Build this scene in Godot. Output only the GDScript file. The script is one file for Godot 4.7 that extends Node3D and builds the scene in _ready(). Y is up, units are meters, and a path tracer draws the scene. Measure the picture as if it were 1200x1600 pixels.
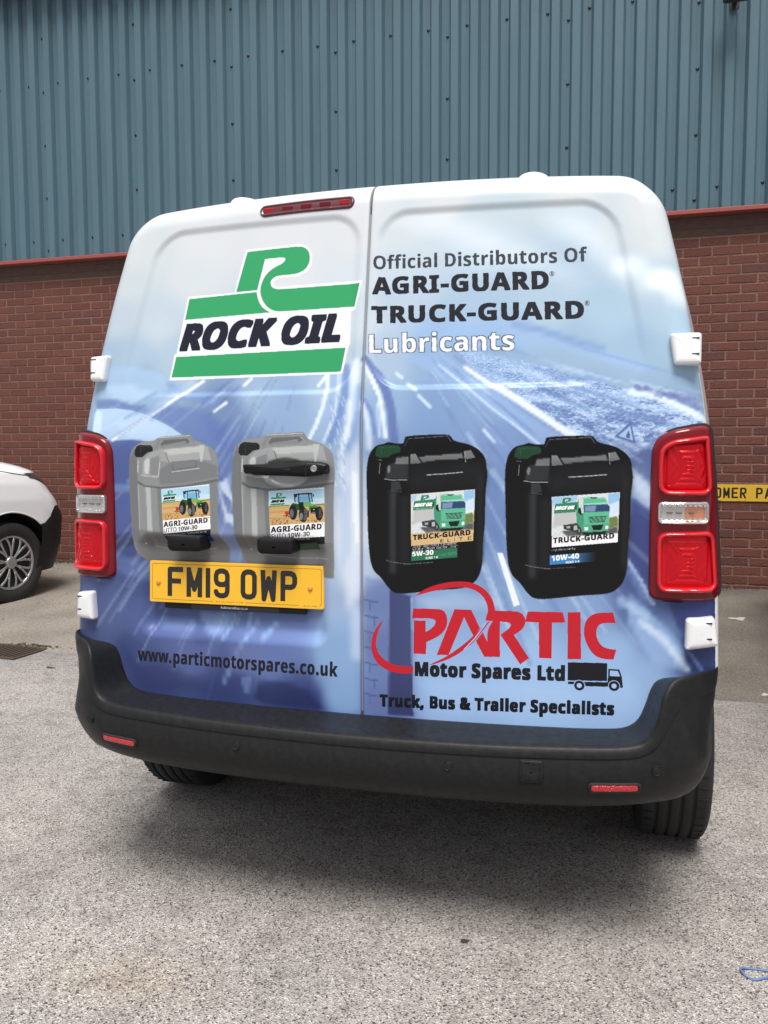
extends Node3D

# ---------------------------------------------------------------- drawing of flat print
class Canvas:
	var im: Image
	var m: Transform2D          # metres -> texels

	func _init(w: int, h: int, c: Color, to_texels: Transform2D):
		im = Image.create(w, h, false, Image.FORMAT_RGBA8)
		im.fill(c)
		m = to_texels

	static func spans(target: Image, pts: PackedVector2Array, off: Vector2, c: Color) -> void:
		var n := pts.size()
		if n < 3:
			return
		var lo := INF
		var hi := -INF
		for p in pts:
			lo = minf(lo, p.y - off.y)
			hi = maxf(hi, p.y - off.y)
		for y in range(maxi(0, int(floor(lo))), mini(target.get_height() - 1, int(ceil(hi))) + 1):
			var yc := y + 0.5
			var xs := PackedFloat32Array()
			for k in n:
				var a := pts[k] - off
				var b := pts[(k + 1) % n] - off
				if (a.y <= yc) != (b.y <= yc):
					xs.append(a.x + (yc - a.y) / (b.y - a.y) * (b.x - a.x))
			xs.sort()
			for k in range(0, xs.size() - 1, 2):
				var x0 := int(ceil(xs[k] - 0.5))
				var x1 := int(ceil(xs[k + 1] - 0.5))
				if x1 > x0:
					target.fill_rect(Rect2i(x0, y, x1 - x0, 1), c)

	func polys(list: Array, c: Color, blur := 0.0, alpha := 1.0, t := Transform2D()) -> void:
		var mt := m * t
		var done: Array = []
		var lo := Vector2(INF, INF)
		var hi := -lo
		for p in list:
			var q: PackedVector2Array = mt * (p as PackedVector2Array)
			done.append(q)
			for v in q:
				lo = lo.min(v)
				hi = hi.max(v)
		if blur <= 0.0 and alpha >= 1.0:
			for q in done:
				spans(im, q, Vector2.ZERO, c)
			return
		var pad := int(blur * 3.0) + 2
		var r := Rect2i(int(lo.x) - pad, int(lo.y) - pad, int(hi.x - lo.x) + 2 * pad, int(hi.y - lo.y) + 2 * pad).intersection(Rect2i(-200, -200, im.get_width() + 400, im.get_height() + 400))
		if r.size.x < 2 or r.size.y < 2:
			return
		var sub := Image.create(r.size.x, r.size.y, false, Image.FORMAT_RGBA8)
		sub.fill(Color(c.r, c.g, c.b, 0.0))
		for q in done:
			spans(sub, q, Vector2(r.position), Color(c.r, c.g, c.b, alpha))
		if blur > 0.0:
			var w := maxi(4, int(r.size.x / maxf(blur, 1.0)))
			var h := maxi(4, int(r.size.y / maxf(blur, 1.0)))
			while sub.get_width() >= 2 * w and sub.get_height() >= 2 * h:
				sub.resize(maxi(w, sub.get_width() / 2), maxi(h, sub.get_height() / 2), Image.INTERPOLATE_BILINEAR)
			sub.resize(w, h, Image.INTERPOLATE_BILINEAR)
			sub.resize(r.size.x, r.size.y, Image.INTERPOLATE_CUBIC)
		im.blend_rect(sub, Rect2i(Vector2i.ZERO, r.size), r.position)

	func poly(p: PackedVector2Array, c: Color, blur := 0.0, alpha := 1.0, t := Transform2D()) -> void:
		polys([p], c, blur, alpha, t)

	func line(p: PackedVector2Array, w: float, c: Color, blur := 0.0, alpha := 1.0, t := Transform2D(), round_ends := true) -> void:
		var list: Array = []
		for k in p.size() - 1:
			var d := (p[k + 1] - p[k]).normalized().orthogonal() * w * 0.5
			list.append(PackedVector2Array([p[k] + d, p[k + 1] + d, p[k + 1] - d, p[k] - d]))
		for k in p.size():
			if round_ends or (k > 0 and k < p.size() - 1) or p[0] == p[p.size() - 1]:
				list.append(ring(p[k], Vector2(w, w) * 0.5, 14))
		polys(list, c, blur, alpha, t)

	static func ring(at: Vector2, r: Vector2, n := 28) -> PackedVector2Array:
		var out := PackedVector2Array()
		for k in n:
			out.append(at + r * Vector2(cos(TAU * k / n), sin(TAU * k / n)))
		return out

	# ink box of the text laid on the parallelogram left-bottom, right-bottom, left-top
	func text(s: String, font: Font, lb: Vector2, rb: Vector2, lt: Vector2, c: Color, shear := 0.0, t := Transform2D(), thicken := 0.0, spread := 0.0, alpha := 1.0) -> void:
		var tm := TextMesh.new()
		tm.font = font
		tm.text = s
		tm.font_size = 96
		tm.depth = 0.0
		tm.pixel_size = 0.01
		tm.curve_step = 1.0
		var a := tm.get_mesh_arrays()
		var v: PackedVector3Array = a[Mesh.ARRAY_VERTEX]
		var ix: PackedInt32Array = a[Mesh.ARRAY_INDEX]
		var lo := Vector2(INF, INF)
		var hi := -lo
		for p in v:
			lo = lo.min(Vector2(p.x, p.y))
			hi = hi.max(Vector2(p.x, p.y))
		thicken += float(font.get_meta("bold", 0.0)) * 0.017 * lb.distance_to(lt)
		var along := (rb - lb).normalized() * thicken
		var up := (lt - lb).normalized() * thicken
		lb += along + up
		rb += up - along
		lt += along - up
		var list: Array = []
		var pts := PackedVector2Array()
		var sx := (hi.x - lo.x)
		for p in v:
			var q := Vector2((p.x - lo.x) / sx, (p.y - lo.y) / (hi.y - lo.y))
			pts.append(lb + (rb - lb) * (q.x * (1.0 - shear) + shear * q.y) + (lt - lb) * q.y)
		var offs: Array = [Vector2.ZERO]
		if thicken > 0.0:
			for k in 16:
				var v2 := Vector2(cos(TAU * k / 16), sin(TAU * k / 16))
				offs.append(v2 / maxf(absf(v2.x), absf(v2.y)) * thicken)
		for o in offs:
			for k in range(0, ix.size(), 3):
				list.append(PackedVector2Array([pts[ix[k]] + o, pts[ix[k + 1]] + o, pts[ix[k + 2]] + o]))
		polys(list, c, 0.0, alpha, t)


static func P(mm: Array) -> PackedVector2Array:
	var out := PackedVector2Array()
	for k in range(0, mm.size(), 2):
		out.append(Vector2(mm[k], mm[k + 1]) * 0.001)
	return out


static func Q(raw: Array) -> PackedVector2Array:
	var out := PackedVector2Array()
	for k in range(0, raw.size(), 2):
		out.append(Vector2(raw[k], raw[k + 1]))
	return out


static func rgb8(r: int, g: int, b: int) -> Color:
	return Color(r / 255.0, g / 255.0, b / 255.0)


# rounds the mild bends of an outline and keeps its sharp corners
static func soften(p: PackedVector2Array, times := 2) -> PackedVector2Array:
	var cur := p
	for i in times:
		var out := PackedVector2Array()
		var n := cur.size()
		for k in n:
			var a := cur[k] - cur[(k + n - 1) % n]
			var b := cur[(k + 1) % n] - cur[k]
			var turn := absf(a.angle_to(b))
			if turn > 0.95 or turn < 0.02:
				out.append(cur[k])
			else:
				out.append(cur[k] - a * 0.25)
				out.append(cur[k] + b * 0.25)
		cur = out
	return cur


func a_font(weight: int, embolden := 0.0, spacing := 0, family := "Droid Sans") -> Font:
	var sf := SystemFont.new()
	sf.font_names = PackedStringArray([family])
	sf.font_weight = weight
	var fv := FontVariation.new()
	fv.base_font = sf
	fv.spacing_glyph = spacing
	fv.set_meta("bold", embolden)      # laid on as a wider pen when drawn
	return fv


# ---------------------------------------------------------------- meshes
# rows x columns of points, smooth; flip turns the faces over
func grid_mesh(rows: Array, flip := false, uvs: Array = [], loop := false, colors: Array = []) -> ArrayMesh:
	var nr := rows.size()
	var nc: int = rows[0].size()
	var v := PackedVector3Array()
	var n := PackedVector3Array()
	var t := PackedVector2Array()
	var cs := PackedColorArray()
	var ix := PackedInt32Array()
	for i in nr:
		var r: PackedVector3Array = rows[i]
		var up: PackedVector3Array = rows[mini(i + 1, nr - 1)]
		var dn: PackedVector3Array = rows[maxi(i - 1, 0)]
		v.append_array(r)
		if uvs.size():
			t.append_array(uvs[i])
		if colors.size():
			cs.append_array(colors[i])
		for j in nc:
			var jn := mini(j + 1, nc - 1)
			var jp := maxi(j - 1, 0)
			if loop:
				jn = (j + 1) if j < nc - 1 else 1
				jp = (j - 1) if j > 0 else nc - 2
			var du := r[jn] - r[jp]
			var dv := up[j] - dn[j]
			var k := du.cross(dv)
			if k.length_squared() < 1e-18:      # a pole: take the neighbour row
				var near: PackedVector3Array = rows[i - 1] if i > 0 else rows[1]
				du = near[jn] - near[jp]
				k = du.cross(dv)
			k = k.normalized()
			n.append(-k if flip else k)
	for i in nr - 1:
		for j in nc - 1:
			var a := i * nc + j
			var b := a + 1
			var c := a + nc
			var d := c + 1
			if flip:
				ix.append_array(PackedInt32Array([a, b, c, b, d, c]))
			else:
				ix.append_array(PackedInt32Array([a, c, b, b, c, d]))
	var arr := []
	arr.resize(Mesh.ARRAY_MAX)
	arr[Mesh.ARRAY_VERTEX] = v
	arr[Mesh.ARRAY_NORMAL] = n
	if t.size():
		arr[Mesh.ARRAY_TEX_UV] = t
	if cs.size():
		arr[Mesh.ARRAY_COLOR] = cs
	arr[Mesh.ARRAY_INDEX] = ix
	var me := ArrayMesh.new()
	me.add_surface_from_arrays(Mesh.PRIMITIVE_TRIANGLES, arr)
	return me


func st_new() -> SurfaceTool:
	var st := SurfaceTool.new()
	st.begin(Mesh.PRIMITIVE_TRIANGLES)
	st.set_smooth_group(-1)
	return st


func quad(st: SurfaceTool, a: Vector3, b: Vector3, c: Vector3, d: Vector3) -> void:   # a b c d clockwise seen from the front
	for p in [a, b, c, a, c, d]:
		st.add_vertex(p)


# box with chamfered edges
func add_box(st: SurfaceTool, xf: Transform3D, size: Vector3, ch := 0.0) -> void:
	var h := size * 0.5
	if ch <= 0.0:
		for ax in 3:
			for s in [-1.0, 1.0]:
				var n := Vector3.ZERO
				n[ax] = s
				var u := Vector3.ZERO
				u[(ax + 1) % 3] = 1.0
				var w := n.cross(u)
				var q: Array = []
				for k in [[-1, -1], [-1, 1], [1, 1], [1, -1]]:
					q.append(xf * ((n + u * k[0] + w * k[1]) * h))
				quad(st, q[3], q[2], q[1], q[0]) if (q[1] - q[0]).cross(q[2] - q[0]).dot(xf.basis * n) > 0 else quad(st, q[0], q[1], q[2], q[3])
		return
	var c := h - Vector3(ch, ch, ch)
	# faces
	for ax in 3:
		for s in [-1.0, 1.0]:
			var q: Array = []
			var a1 := (ax + 1) % 3
			var a2 := (ax + 2) % 3
			for k in [[-1, -1], [-1, 1], [1, 1], [1, -1]]:
				var p := Vector3.ZERO
				p[ax] = s * h[ax]
				p[a1] = k[0] * c[a1]
				p[a2] = k[1] * c[a2]
				q.append(p)
			_out_quad(st, xf, q)
	# edges
	for ax in 3:
		var a1 := (ax + 1) % 3
		var a2 := (ax + 2) % 3
		for s1 in [-1.0, 1.0]:
			for s2 in [-1.0, 1.0]:
				var q: Array = []
				for k in [[-1, 0], [1, 0], [1, 1], [-1, 1]]:
					var p := Vector3.ZERO
					p[ax] = k[0] * c[ax]
					p[a1] = s1 * (h[a1] if k[1] == 0 else c[a1])
					p[a2] = s2 * (c[a2] if k[1] == 0 else h[a2])
					q.append(p)
				_out_quad(st, xf, q)
	# corners
	for sx in [-1.0, 1.0]:
		for sy in [-1.0, 1.0]:
			for sz in [-1.0, 1.0]:
				var s := Vector3(sx, sy, sz)
				var p := Vector3(h.x, c.y, c.z) * s
				var q := Vector3(c.x, h.y, c.z) * s
				var r := Vector3(c.x, c.y, h.z) * s
				var o := (q - p).cross(r - p).dot(p + q + r) > 0
				for v in ([p, r, q] if o else [p, q, r]):
					st.add_vertex(xf * v)


func _out_quad(st: SurfaceTool, xf: Transform3D, q: Array) -> void:
	var mid: Vector3 = (q[0] + q[1] + q[2] + q[3]) * 0.25
	if (q[1] - q[0]).cross(q[2] - q[0]).dot(mid) > 0:
		quad(st, xf * q[3], xf * q[2], xf * q[1], xf * q[0])
	else:
		quad(st, xf * q[0], xf * q[1], xf * q[2], xf * q[3])


func done(st: SurfaceTool) -> ArrayMesh:
	st.generate_normals()
	return st.commit()


func tube(pts: PackedVector3Array, r: float, sides := 8) -> ArrayMesh:
	var rows: Array = []
	for i in pts.size():
		var d := (pts[mini(i + 1, pts.size() - 1)] - pts[maxi(i - 1, 0)]).normalized()
		var a := d.cross(Vector3.UP if absf(d.y) < 0.9 else Vector3.RIGHT).normalized()
		var b := d.cross(a)
		var row := PackedVector3Array()
		for k in sides + 1:
			row.append(pts[i] + (a * cos(TAU * k / sides) + b * sin(TAU * k / sides)) * r)
		rows.append(row)
	return grid_mesh(rows, false, [], true)


# a profile of (radius, along x) turned round the x axis
func lathe(profile: PackedVector2Array, n := 48) -> ArrayMesh:
	var rows: Array = []
	for p in profile:
		var row := PackedVector3Array()
		for k in n + 1:
			var a := TAU * k / n
			row.append(Vector3(p.y, p.x * cos(a), p.x * sin(a)))
		rows.append(row)
	return grid_mesh(rows, false, [], true)


# an outline on a surface z(x, y), raised through rings [scale about the middle or inset in metres, height]
func plaque(outline: PackedVector2Array, z: Callable, rings: Array, inset := true) -> ArrayMesh:
	var o := outline
	if Geometry2D.is_polygon_clockwise(o):
		o = o.duplicate()
		o.reverse()
	var n := o.size()
	var mid := Vector2.ZERO
	for p in o:
		mid += p / n
	var nor := PackedVector2Array()
	for k in n:
		var d := (o[(k + 1) % n] - o[(k + n - 1) % n]).normalized()
		nor.append(Vector2(-d.y, d.x))        # inwards
	if (mid - o[0]).dot(nor[0]) < 0:
		for k in n:
			nor[k] = -nor[k]
	var rows: Array = []
	var last := o
	for r in rings:
		var row := PackedVector3Array()
		var pts := PackedVector2Array()
		for k in n:
			var p: Vector2
			if r.size() > 2:                       # [.., height, scale about the middle]
				p = mid + (last[k] - mid) * r[2]
			else:
				p = o[k] + nor[k] * r[0]
			pts.append(p)
		if r.size() <= 2:
			last = pts
		for k in n + 1:
			var p := pts[k % n]
			row.append(Vector3(p.x, p.y, z.call(p.x, p.y) + r[1]))
		rows.append(row)
	return grid_mesh(rows, false, [], true)


# round the corners of a polygon
func rounded(pts: PackedVector2Array, r: float, steps := 6) -> PackedVector2Array:
	var out := PackedVector2Array()
	var n := pts.size()
	for k in n:
		var p := pts[k]
		var a := pts[(k + n - 1) % n] - p
		var b := pts[(k + 1) % n] - p
		var q := minf(r, minf(a.length(), b.length()) * 0.48)
		var s := p + a.normalized() * q
		var e := p + b.normalized() * q
		for i in steps + 1:
			var t := float(i) / steps
			out.append(s.lerp(p, t).lerp(p.lerp(e, t), t))
	return out


# more points along the straight sides
func dense(pts: PackedVector2Array, step: float) -> PackedVector2Array:
	var out := PackedVector2Array()
	for k in pts.size():
		var a := pts[k]
		var b := pts[(k + 1) % pts.size()]
		var m := maxi(1, int(ceil(a.distance_to(b) / step)))
		for i in m:
			out.append(a.lerp(b, float(i) / m))
	return out


func rect(x0: float, y0: float, x1: float, y1: float) -> PackedVector2Array:
	return PackedVector2Array([Vector2(x0, y0), Vector2(x1, y0), Vector2(x1, y1), Vector2(x0, y1)])


# ---------------------------------------------------------------- things, parts, names
func thing(called: String, label: String, category: String, at := Vector3.ZERO, turn := 0.0, group := "") -> Node3D:
	var o := Node3D.new()
	o.name = numbered(called)
	add_child(o)
	o.position = at
	o.rotation.y = turn
	tag(o, label, category, group)
	return o


func tag(o: Node, label: String, category: String, group := "") -> void:
	o.set_meta("label", label)
	o.set_meta("category", category)
	if group:
		o.set_meta("group", group)


var taken := {}
func numbered(called: String, parent: Node = self) -> String:
	var key := str(parent.get_instance_id()) + called
	var k: int = taken.get(key, 0)
	taken[key] = k + 1
	return called if k == 0 else "%s_%03d" % [called, k]


func obj(called: String, me: Mesh, mat: Material, parent: Node = self, xf := Transform3D()) -> MeshInstance3D:
	var o := MeshInstance3D.new()
	o.name = numbered(called, parent)
	o.mesh = me
	o.material_override = mat
	o.transform = xf
	parent.add_child(o, true)
	return o


func struct(o: Node) -> void:
	o.set_meta("kind", "structure")


# ---------------------------------------------------------------- materials
func paint(c: Color, rough: float, metal := 0.0, coat := 0.0) -> StandardMaterial3D:
	var m := StandardMaterial3D.new()
	m.albedo_color = c
	m.roughness = rough
	m.metallic = metal
	if coat > 0.0:
		m.clearcoat_enabled = true
		m.clearcoat = coat
		m.clearcoat_roughness = 0.04
	return m


func lin(r: float, g: float, b: float) -> Color:
	return Color(r, g, b).linear_to_srgb()


func noise_tex(size: int, n: FastNoiseLite, ramp: Gradient = null, bump := 0.0, blend := true) -> NoiseTexture2D:
	var t := NoiseTexture2D.new()
	t.width = size
	t.height = size
	t.seamless = blend
	t.seamless_blend_skirt = 0.12
	t.noise = n
	if ramp:
		t.color_ramp = ramp
	if bump > 0.0:
		t.as_normal_map = true
		t.bump_strength = bump
	return t


func noise(kind: int, freq: float, a_seed: int, octaves := 1) -> FastNoiseLite:
	var n := FastNoiseLite.new()
	n.noise_type = kind
	n.frequency = freq
	n.seed = a_seed
	n.fractal_type = FastNoiseLite.FRACTAL_FBM if octaves > 1 else FastNoiseLite.FRACTAL_NONE
	n.fractal_octaves = octaves
	return n


func ramp(stops: Array) -> Gradient:
	var g := Gradient.new()
	var o := PackedFloat32Array()
	var c := PackedColorArray()
	for s in stops:
		o.append(s[0])
		c.append(s[1])
	g.offsets = o
	g.colors = c
	return g


# ---------------------------------------------------------------- shape of the van's tail (x right, y up, z towards the rear)
const CORNER := 0.095
func side_at(y: float) -> float:           # half width at the height y
	const YS := [0.3, 0.55, 0.645, 0.69, 0.88, 1.07, 1.17, 1.27, 1.35, 1.42, 1.52, 1.6, 1.68, 1.76, 1.95]
	const WS := [0.720, 0.740, 0.800, 0.877, 0.871, 0.858, 0.849, 0.837, 0.826, 0.815, 0.798, 0.783, 0.767, 0.749, 0.706]
	for k in YS.size() - 1:
		if y <= YS[k + 1]:
			return lerpf(WS[k], WS[k + 1], clampf((y - YS[k]) / (YS[k + 1] - YS[k]), 0.0, 1.0))
	return WS[-1]


func top_at(x: float) -> float:
	return 1.926 - 0.055 * x * x - 0.04 * pow(absf(x), 6.0)


func edge_dist(x: float, y: float) -> float:
	var a := side_at(y) - absf(x)
	var b := top_at(x) - y
	if a < CORNER and b < CORNER:
		return CORNER - Vector2(CORNER - a, CORNER - b).length()
	return minf(a, b)


func tail_plain(x: float, y: float) -> float:
	var t := maxf(0.0, y - 1.22)
	return -(t * t / (t + 0.12)) * 0.20 - 0.015 * pow(minf(1.3, absf(x) / 0.8), 2.5)


func smooth(a: float, b: float, x: float) -> float:
	var t := clampf((x - a) / (b - a), 0.0, 1.0)
	return t * t * (3.0 - 2.0 * t)


func tail(x: float, y: float) -> float:
	var z := tail_plain(x, y)
	# pressed panel in the upper half of each door
	var ax := absf(x)
	var pa := minf(ax - 0.02, side_at(y) - 0.118 - ax)
	var pb := minf(y - (1.372 if x > 0 else 1.366), 1.842 - 0.03 * x * x - y)
	var pd: float
	if pa < 0.085 and pb < 0.085:
		pd = 0.085 - Vector2(0.085 - pa, 0.085 - pb).length()
	else:
		pd = minf(pa, pb)
	var fade := 1.0
	if y < 1.60:                                       # the outer edge runs out towards the bottom
		fade = lerpf(1.0, smooth(1.36, 1.60, y), smooth(0.45, 0.62, ax))
	var low := smooth(1.50, 1.40, y)
	z -= lerpf(0.007, 0.009, low) * smooth(lerpf(-0.003, 0.0, low), lerpf(0.020, 0.0085, low), pd) * fade
	# hollow for the number plate on the left door
	if x < 0.0:
		var ha := minf(x + 0.655, -0.085 - x)
		var hb := minf(y - 0.700, 0.998 - y)
		var hd: float
		if ha < 0.05 and hb < 0.05:
			hd = 0.05 - Vector2(0.05 - ha, 0.05 - hb).length()
		else:
			hd = minf(ha, hb)
		z -= 0.026 * smooth(0.0, 0.045, hd)
	# finger scoop behind the handle
	var sc := Vector2((x + 0.205) / 0.072, (y - 1.158) / 0.040).length()
	if sc < 1.0:
		z -= 0.020 * smooth(1.0, 0.72, sc)
	var d := edge_dist(x, y)
	var r := 0.065
	if d < r:
		d = maxf(d, 0.0)
		z -= r - sqrt(maxf(0.0, r * r - (r - d) * (r - d)))
	return z


# the square (u, v) laid over the tail's outline, inset by d0
func tail_xy(u: float, v: float, d0: float, bottom: float) -> Vector2:
	var s := signf(u)
	u = absf(u)
	var y := lerpf(bottom, 1.926 - d0, v)
	var x := u * (side_at(y) - d0)
	y = bottom + (y - bottom) * (top_at(x) - d0 - bottom) / (1.926 - d0 - bottom)
	var w := side_at(y) - d0
	x = u * w
	var r := CORNER - d0
	var p := r - (w - x)
	var q := r - (top_at(x) - d0 - y)
	if p > 0.0 and q > 0.0:
		p /= r
		q /= r
		x = w - r + r * p * sqrt(1.0 - q * q * 0.5)
		y = top_at(u * w) - d0 - r + r * q * sqrt(1.0 - p * p * 0.5)
	return Vector2(x * s, y)


# ---------------------------------------------------------------- the scene
var white: StandardMaterial3D
var black_plastic: StandardMaterial3D
var dark: StandardMaterial3D
var rubber: StandardMaterial3D
var alloy: StandardMaterial3D
var rng := RandomNumberGenerator.new()


func _ready():
	# camera
	var cam := Camera3D.new()
	cam.name = "camera"
	cam.position = Vector3(0.5751, 1.2179, 1.9996)
	cam.rotation = Vector3(-0.0751, 0.2516, -0.0027)
	cam.fov = 64.278
	cam.near = 0.05
	cam.far = 400.0
	add_child(cam)
	# overcast sky
	var we := WorldEnvironment.new()
	we.name = "surroundings"
	var env := Environment.new()
	env.background_mode = Environment.BG_SKY
	var sky := Sky.new()
	var sm := ProceduralSkyMaterial.new()
	sm.sky_top_color = Color(0.95, 0.96, 0.975)
	sm.sky_horizon_color = Color(0.575, 0.585, 0.605)
	sm.sky_curve = 0.6
	sm.sky_energy_multiplier = 1.05
	sm.ground_bottom_color = Color(0.35, 0.34, 0.33)
	sm.ground_horizon_color = Color(0.5, 0.5, 0.5)
	sky.sky_material = sm
	env.sky = sky
	env.background_energy_multiplier = 1.0
	env.tonemap_mode = Environment.TONE_MAPPER_LINEAR
	env.tonemap_exposure = 1.02
	env.sdfgi_enabled = true
	env.ssao_enabled = true
	env.ssil_enabled = true
	we.environment = env
	add_child(we)
	var sun := DirectionalLight3D.new()
	sun.name = "sun"
	sun.light_energy = 1.3
	sun.light_angular_distance = 26.0
	sun.light_color = Color(1.0, 0.985, 0.965)
	sun.shadow_enabled = true
	sun.rotation_degrees = Vector3(-66, 14, 0)
	add_child(sun)

	rng.seed = 1907
	white = paint(lin(0.80, 0.81, 0.83), 0.28, 0.0, 0.6)
	white.resource_name = "white paint"
	black_plastic = plastic_material()
	dark = paint(lin(0.012, 0.012, 0.013), 0.8)
	rubber = paint(lin(0.018, 0.018, 0.019), 0.75)
	alloy = paint(lin(0.42, 0.43, 0.44), 0.32, 0.75)
	build_ground()
	build_warehouse()
	build_van()
	build_cars()
	build_small_things()


func plastic_material() -> StandardMaterial3D:
	var m := paint(lin(0.0185, 0.0192, 0.0208), 0.52)
	m.metallic_specular = 0.32
	var n := noise(FastNoiseLite.TYPE_SIMPLEX_SMOOTH, 0.22, 5, 2)
	m.normal_enabled = true
	m.normal_texture = noise_tex(256, n, null, 2.0)
	m.normal_scale = 0.25
	m.uv1_triplanar = true
	m.uv1_scale = Vector3(9, 9, 9)
	var rg := noise(FastNoiseLite.TYPE_SIMPLEX_SMOOTH, 0.012, 9, 4)
	m.albedo_texture = noise_tex(256, noise(FastNoiseLite.TYPE_SIMPLEX_SMOOTH, 0.02, 41, 5), ramp([[0.0, Color(0.8, 0.8, 0.8)], [0.55, Color(0.9, 0.9, 0.9)], [1.0, Color(1, 1, 1)]]))
	m.roughness_texture = noise_tex(256, rg, ramp([[0.0, Color(0.72, 0.72, 0.72)], [1.0, Color(1, 1, 1)]]))
	return m


# ---------------------------------------------------------------- ground
const SEAM_Z := -2.20
func apron_y(z: float) -> float:
	return 0.005 + maxf(0.0, SEAM_Z - z) / 2.85 * 0.095


func build_ground() -> void:
	var chips := noise(FastNoiseLite.TYPE_CELLULAR, 0.19, 3)
	chips.cellular_return_type = FastNoiseLite.RETURN_CELL_VALUE
	chips.cellular_jitter = 1.0
	var bumps := noise(FastNoiseLite.TYPE_CELLULAR, 0.19, 3)
	bumps.cellular_return_type = FastNoiseLite.RETURN_DISTANCE
	var m := StandardMaterial3D.new()
	m.resource_name = "chippings"
	m.albedo_texture = noise_tex(2048, chips, ramp([[0.0, rgb8(70, 67, 65)], [0.07, rgb8(116, 111, 108)], [0.18, rgb8(168, 162, 157)], [0.62, rgb8(189, 183, 178)], [0.86, rgb8(201, 195, 190)], [1.0, rgb8(244, 238, 232)]]), 0.0, false)
	m.normal_enabled = true
	m.normal_texture = noise_tex(2048, bumps, null, 9.0, false)
	m.normal_scale = 0.9
	m.roughness = 0.92
	m.vertex_color_use_as_albedo = true
	m.uv1_triplanar = true
	m.uv1_world_triplanar = true
	m.uv1_scale = Vector3(0.675, 0.675, 0.675)
	# a finer, blotchy layer over it so that the chips do not repeat
	m.detail_enabled = true
	m.detail_blend_mode = BaseMaterial3D.BLEND_MODE_MUL
	m.detail_albedo = noise_tex(1024, noise(FastNoiseLite.TYPE_SIMPLEX_SMOOTH, 0.02, 21, 6), ramp([[0.0, Color(0.82, 0.81, 0.80)], [0.45, Color(0.96, 0.96, 0.96)], [1.0, Color(1, 1, 1)]]))
	m.detail_uv_layer = BaseMaterial3D.DETAIL_UV_2
	m.uv2_triplanar = true
	m.uv2_world_triplanar = true
	m.uv2_scale = Vector3(0.31, 0.31, 0.31)
	var xs := PackedFloat32Array()
	var zs := PackedFloat32Array()
	for v in [-150.0, -60.0, -25.0, -12.0]:
		xs.append(v)
		zs.append(v)
	for k in 161:
		xs.append(-8.0 + 0.1 * k)
		zs.append(-8.0 + 0.1 * k)
	for v in [12.0, 25.0, 60.0, 150.0]:
		xs.append(v)
		zs.append(v)
	var stain := noise(FastNoiseLite.TYPE_SIMPLEX_SMOOTH, 0.9, 77, 3)
	var rows: Array = []
	var cols: Array = []
	for z in zs:
		var row := PackedVector3Array()
		var col := PackedColorArray()
		for x in xs:
			row.append(Vector3(x, 0, z))
			var s := stain.get_noise_2d(x, z)
			var k := 0.95 + 0.20 * s
			k *= lerpf(1.0, 0.82, smooth(-0.9, -2.1, z)) * lerpf(1.0, 0.80, smooth(0.9, 1.5, x) * smooth(-0.7, -1.8, z))  # far right also toned down, shade of the neighbouring car put into the colour
			# a slightly darker patch under the tail of the van
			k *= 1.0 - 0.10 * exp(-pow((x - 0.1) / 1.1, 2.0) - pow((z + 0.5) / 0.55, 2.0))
			var warm := 0.02 * stain.get_noise_2d(x * 0.7 + 31.0, z * 0.7)
			# a rusty tan stain near the left foreground
			var tan := 0.10 * exp(-pow((x + 0.46) / 0.20, 2.0) - pow((z - 0.42) / 0.07, 2.0)) * (1.0 + 2.0 * stain.get_noise_2d(x * 5.0, z * 5.0))
			warm += tan * 0.5
			k -= tan * 0.4
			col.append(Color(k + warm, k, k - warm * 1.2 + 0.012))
		rows.append(row)
		cols.append(col)
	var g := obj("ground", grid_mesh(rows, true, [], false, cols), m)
	struct(g)

	# the older, smoother strip along the wall, rising a little towards it
	var a := StandardMaterial3D.new()
	a.resource_name = "old tarmac"
	var fine := noise(FastNoiseLite.TYPE_CELLULAR, 0.2, 8)
	fine.cellular_return_type = FastNoiseLite.RETURN_CELL_VALUE
	a.albedo_texture = noise_tex(1024, fine, ramp([[0.0, rgb8(102, 96, 90)], [0.3, rgb8(134, 127, 119)], [0.85, rgb8(147, 140, 131)], [1.0, rgb8(182, 176, 168)]]), 0.0, false)
	a.normal_enabled = true
	var fb := noise(FastNoiseLite.TYPE_CELLULAR, 0.2, 8)
	fb.cellular_return_type = FastNoiseLite.RETURN_DISTANCE
	a.normal_texture = noise_tex(1024, fb, null, 6.0, false)
	a.normal_scale = 0.5
	a.roughness = 0.93
	a.uv1_triplanar = true
	a.uv1_world_triplanar = true
	a.uv1_scale = Vector3(1.1, 1.1, 1.1)
	a.vertex_color_use_as_albedo = true
	rows = []
	cols = []
	for i in 42:
		var t := float(i) / 41.0
		var row := PackedVector3Array()
		var col := PackedColorArray()
		for x in xs:
			if absf(x) > 60.0:
				continue
			var wob := 0.025 * stain.get_noise_2d(x * 2.3, 5.0) + 0.012 * stain.get_noise_2d(x * 9.0, 8.0)
			var z := lerpf(SEAM_Z + 0.012 * x + wob * (1.0 - t), -5.3, t)
			row.append(Vector3(x, apron_y(z) if i > 0 else 0.0005, z))
			var s := stain.get_noise_2d(x * 1.7 + 9.0, z * 1.7)
			var k := 0.92 + 0.30 * s
			k *= lerpf(1.0, 0.72, smooth(-4.55, -5.0, z)) * lerpf(1.0, 0.60, smooth(0.0, 1.4, x))  # right end: other asphalt, with the neighbouring car's shade painted in
			col.append(Color(k, k * 0.99, k * 0.97))
		rows.append(row)
		cols.append(col)
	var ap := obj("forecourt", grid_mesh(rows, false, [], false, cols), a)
	struct(ap)


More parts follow.
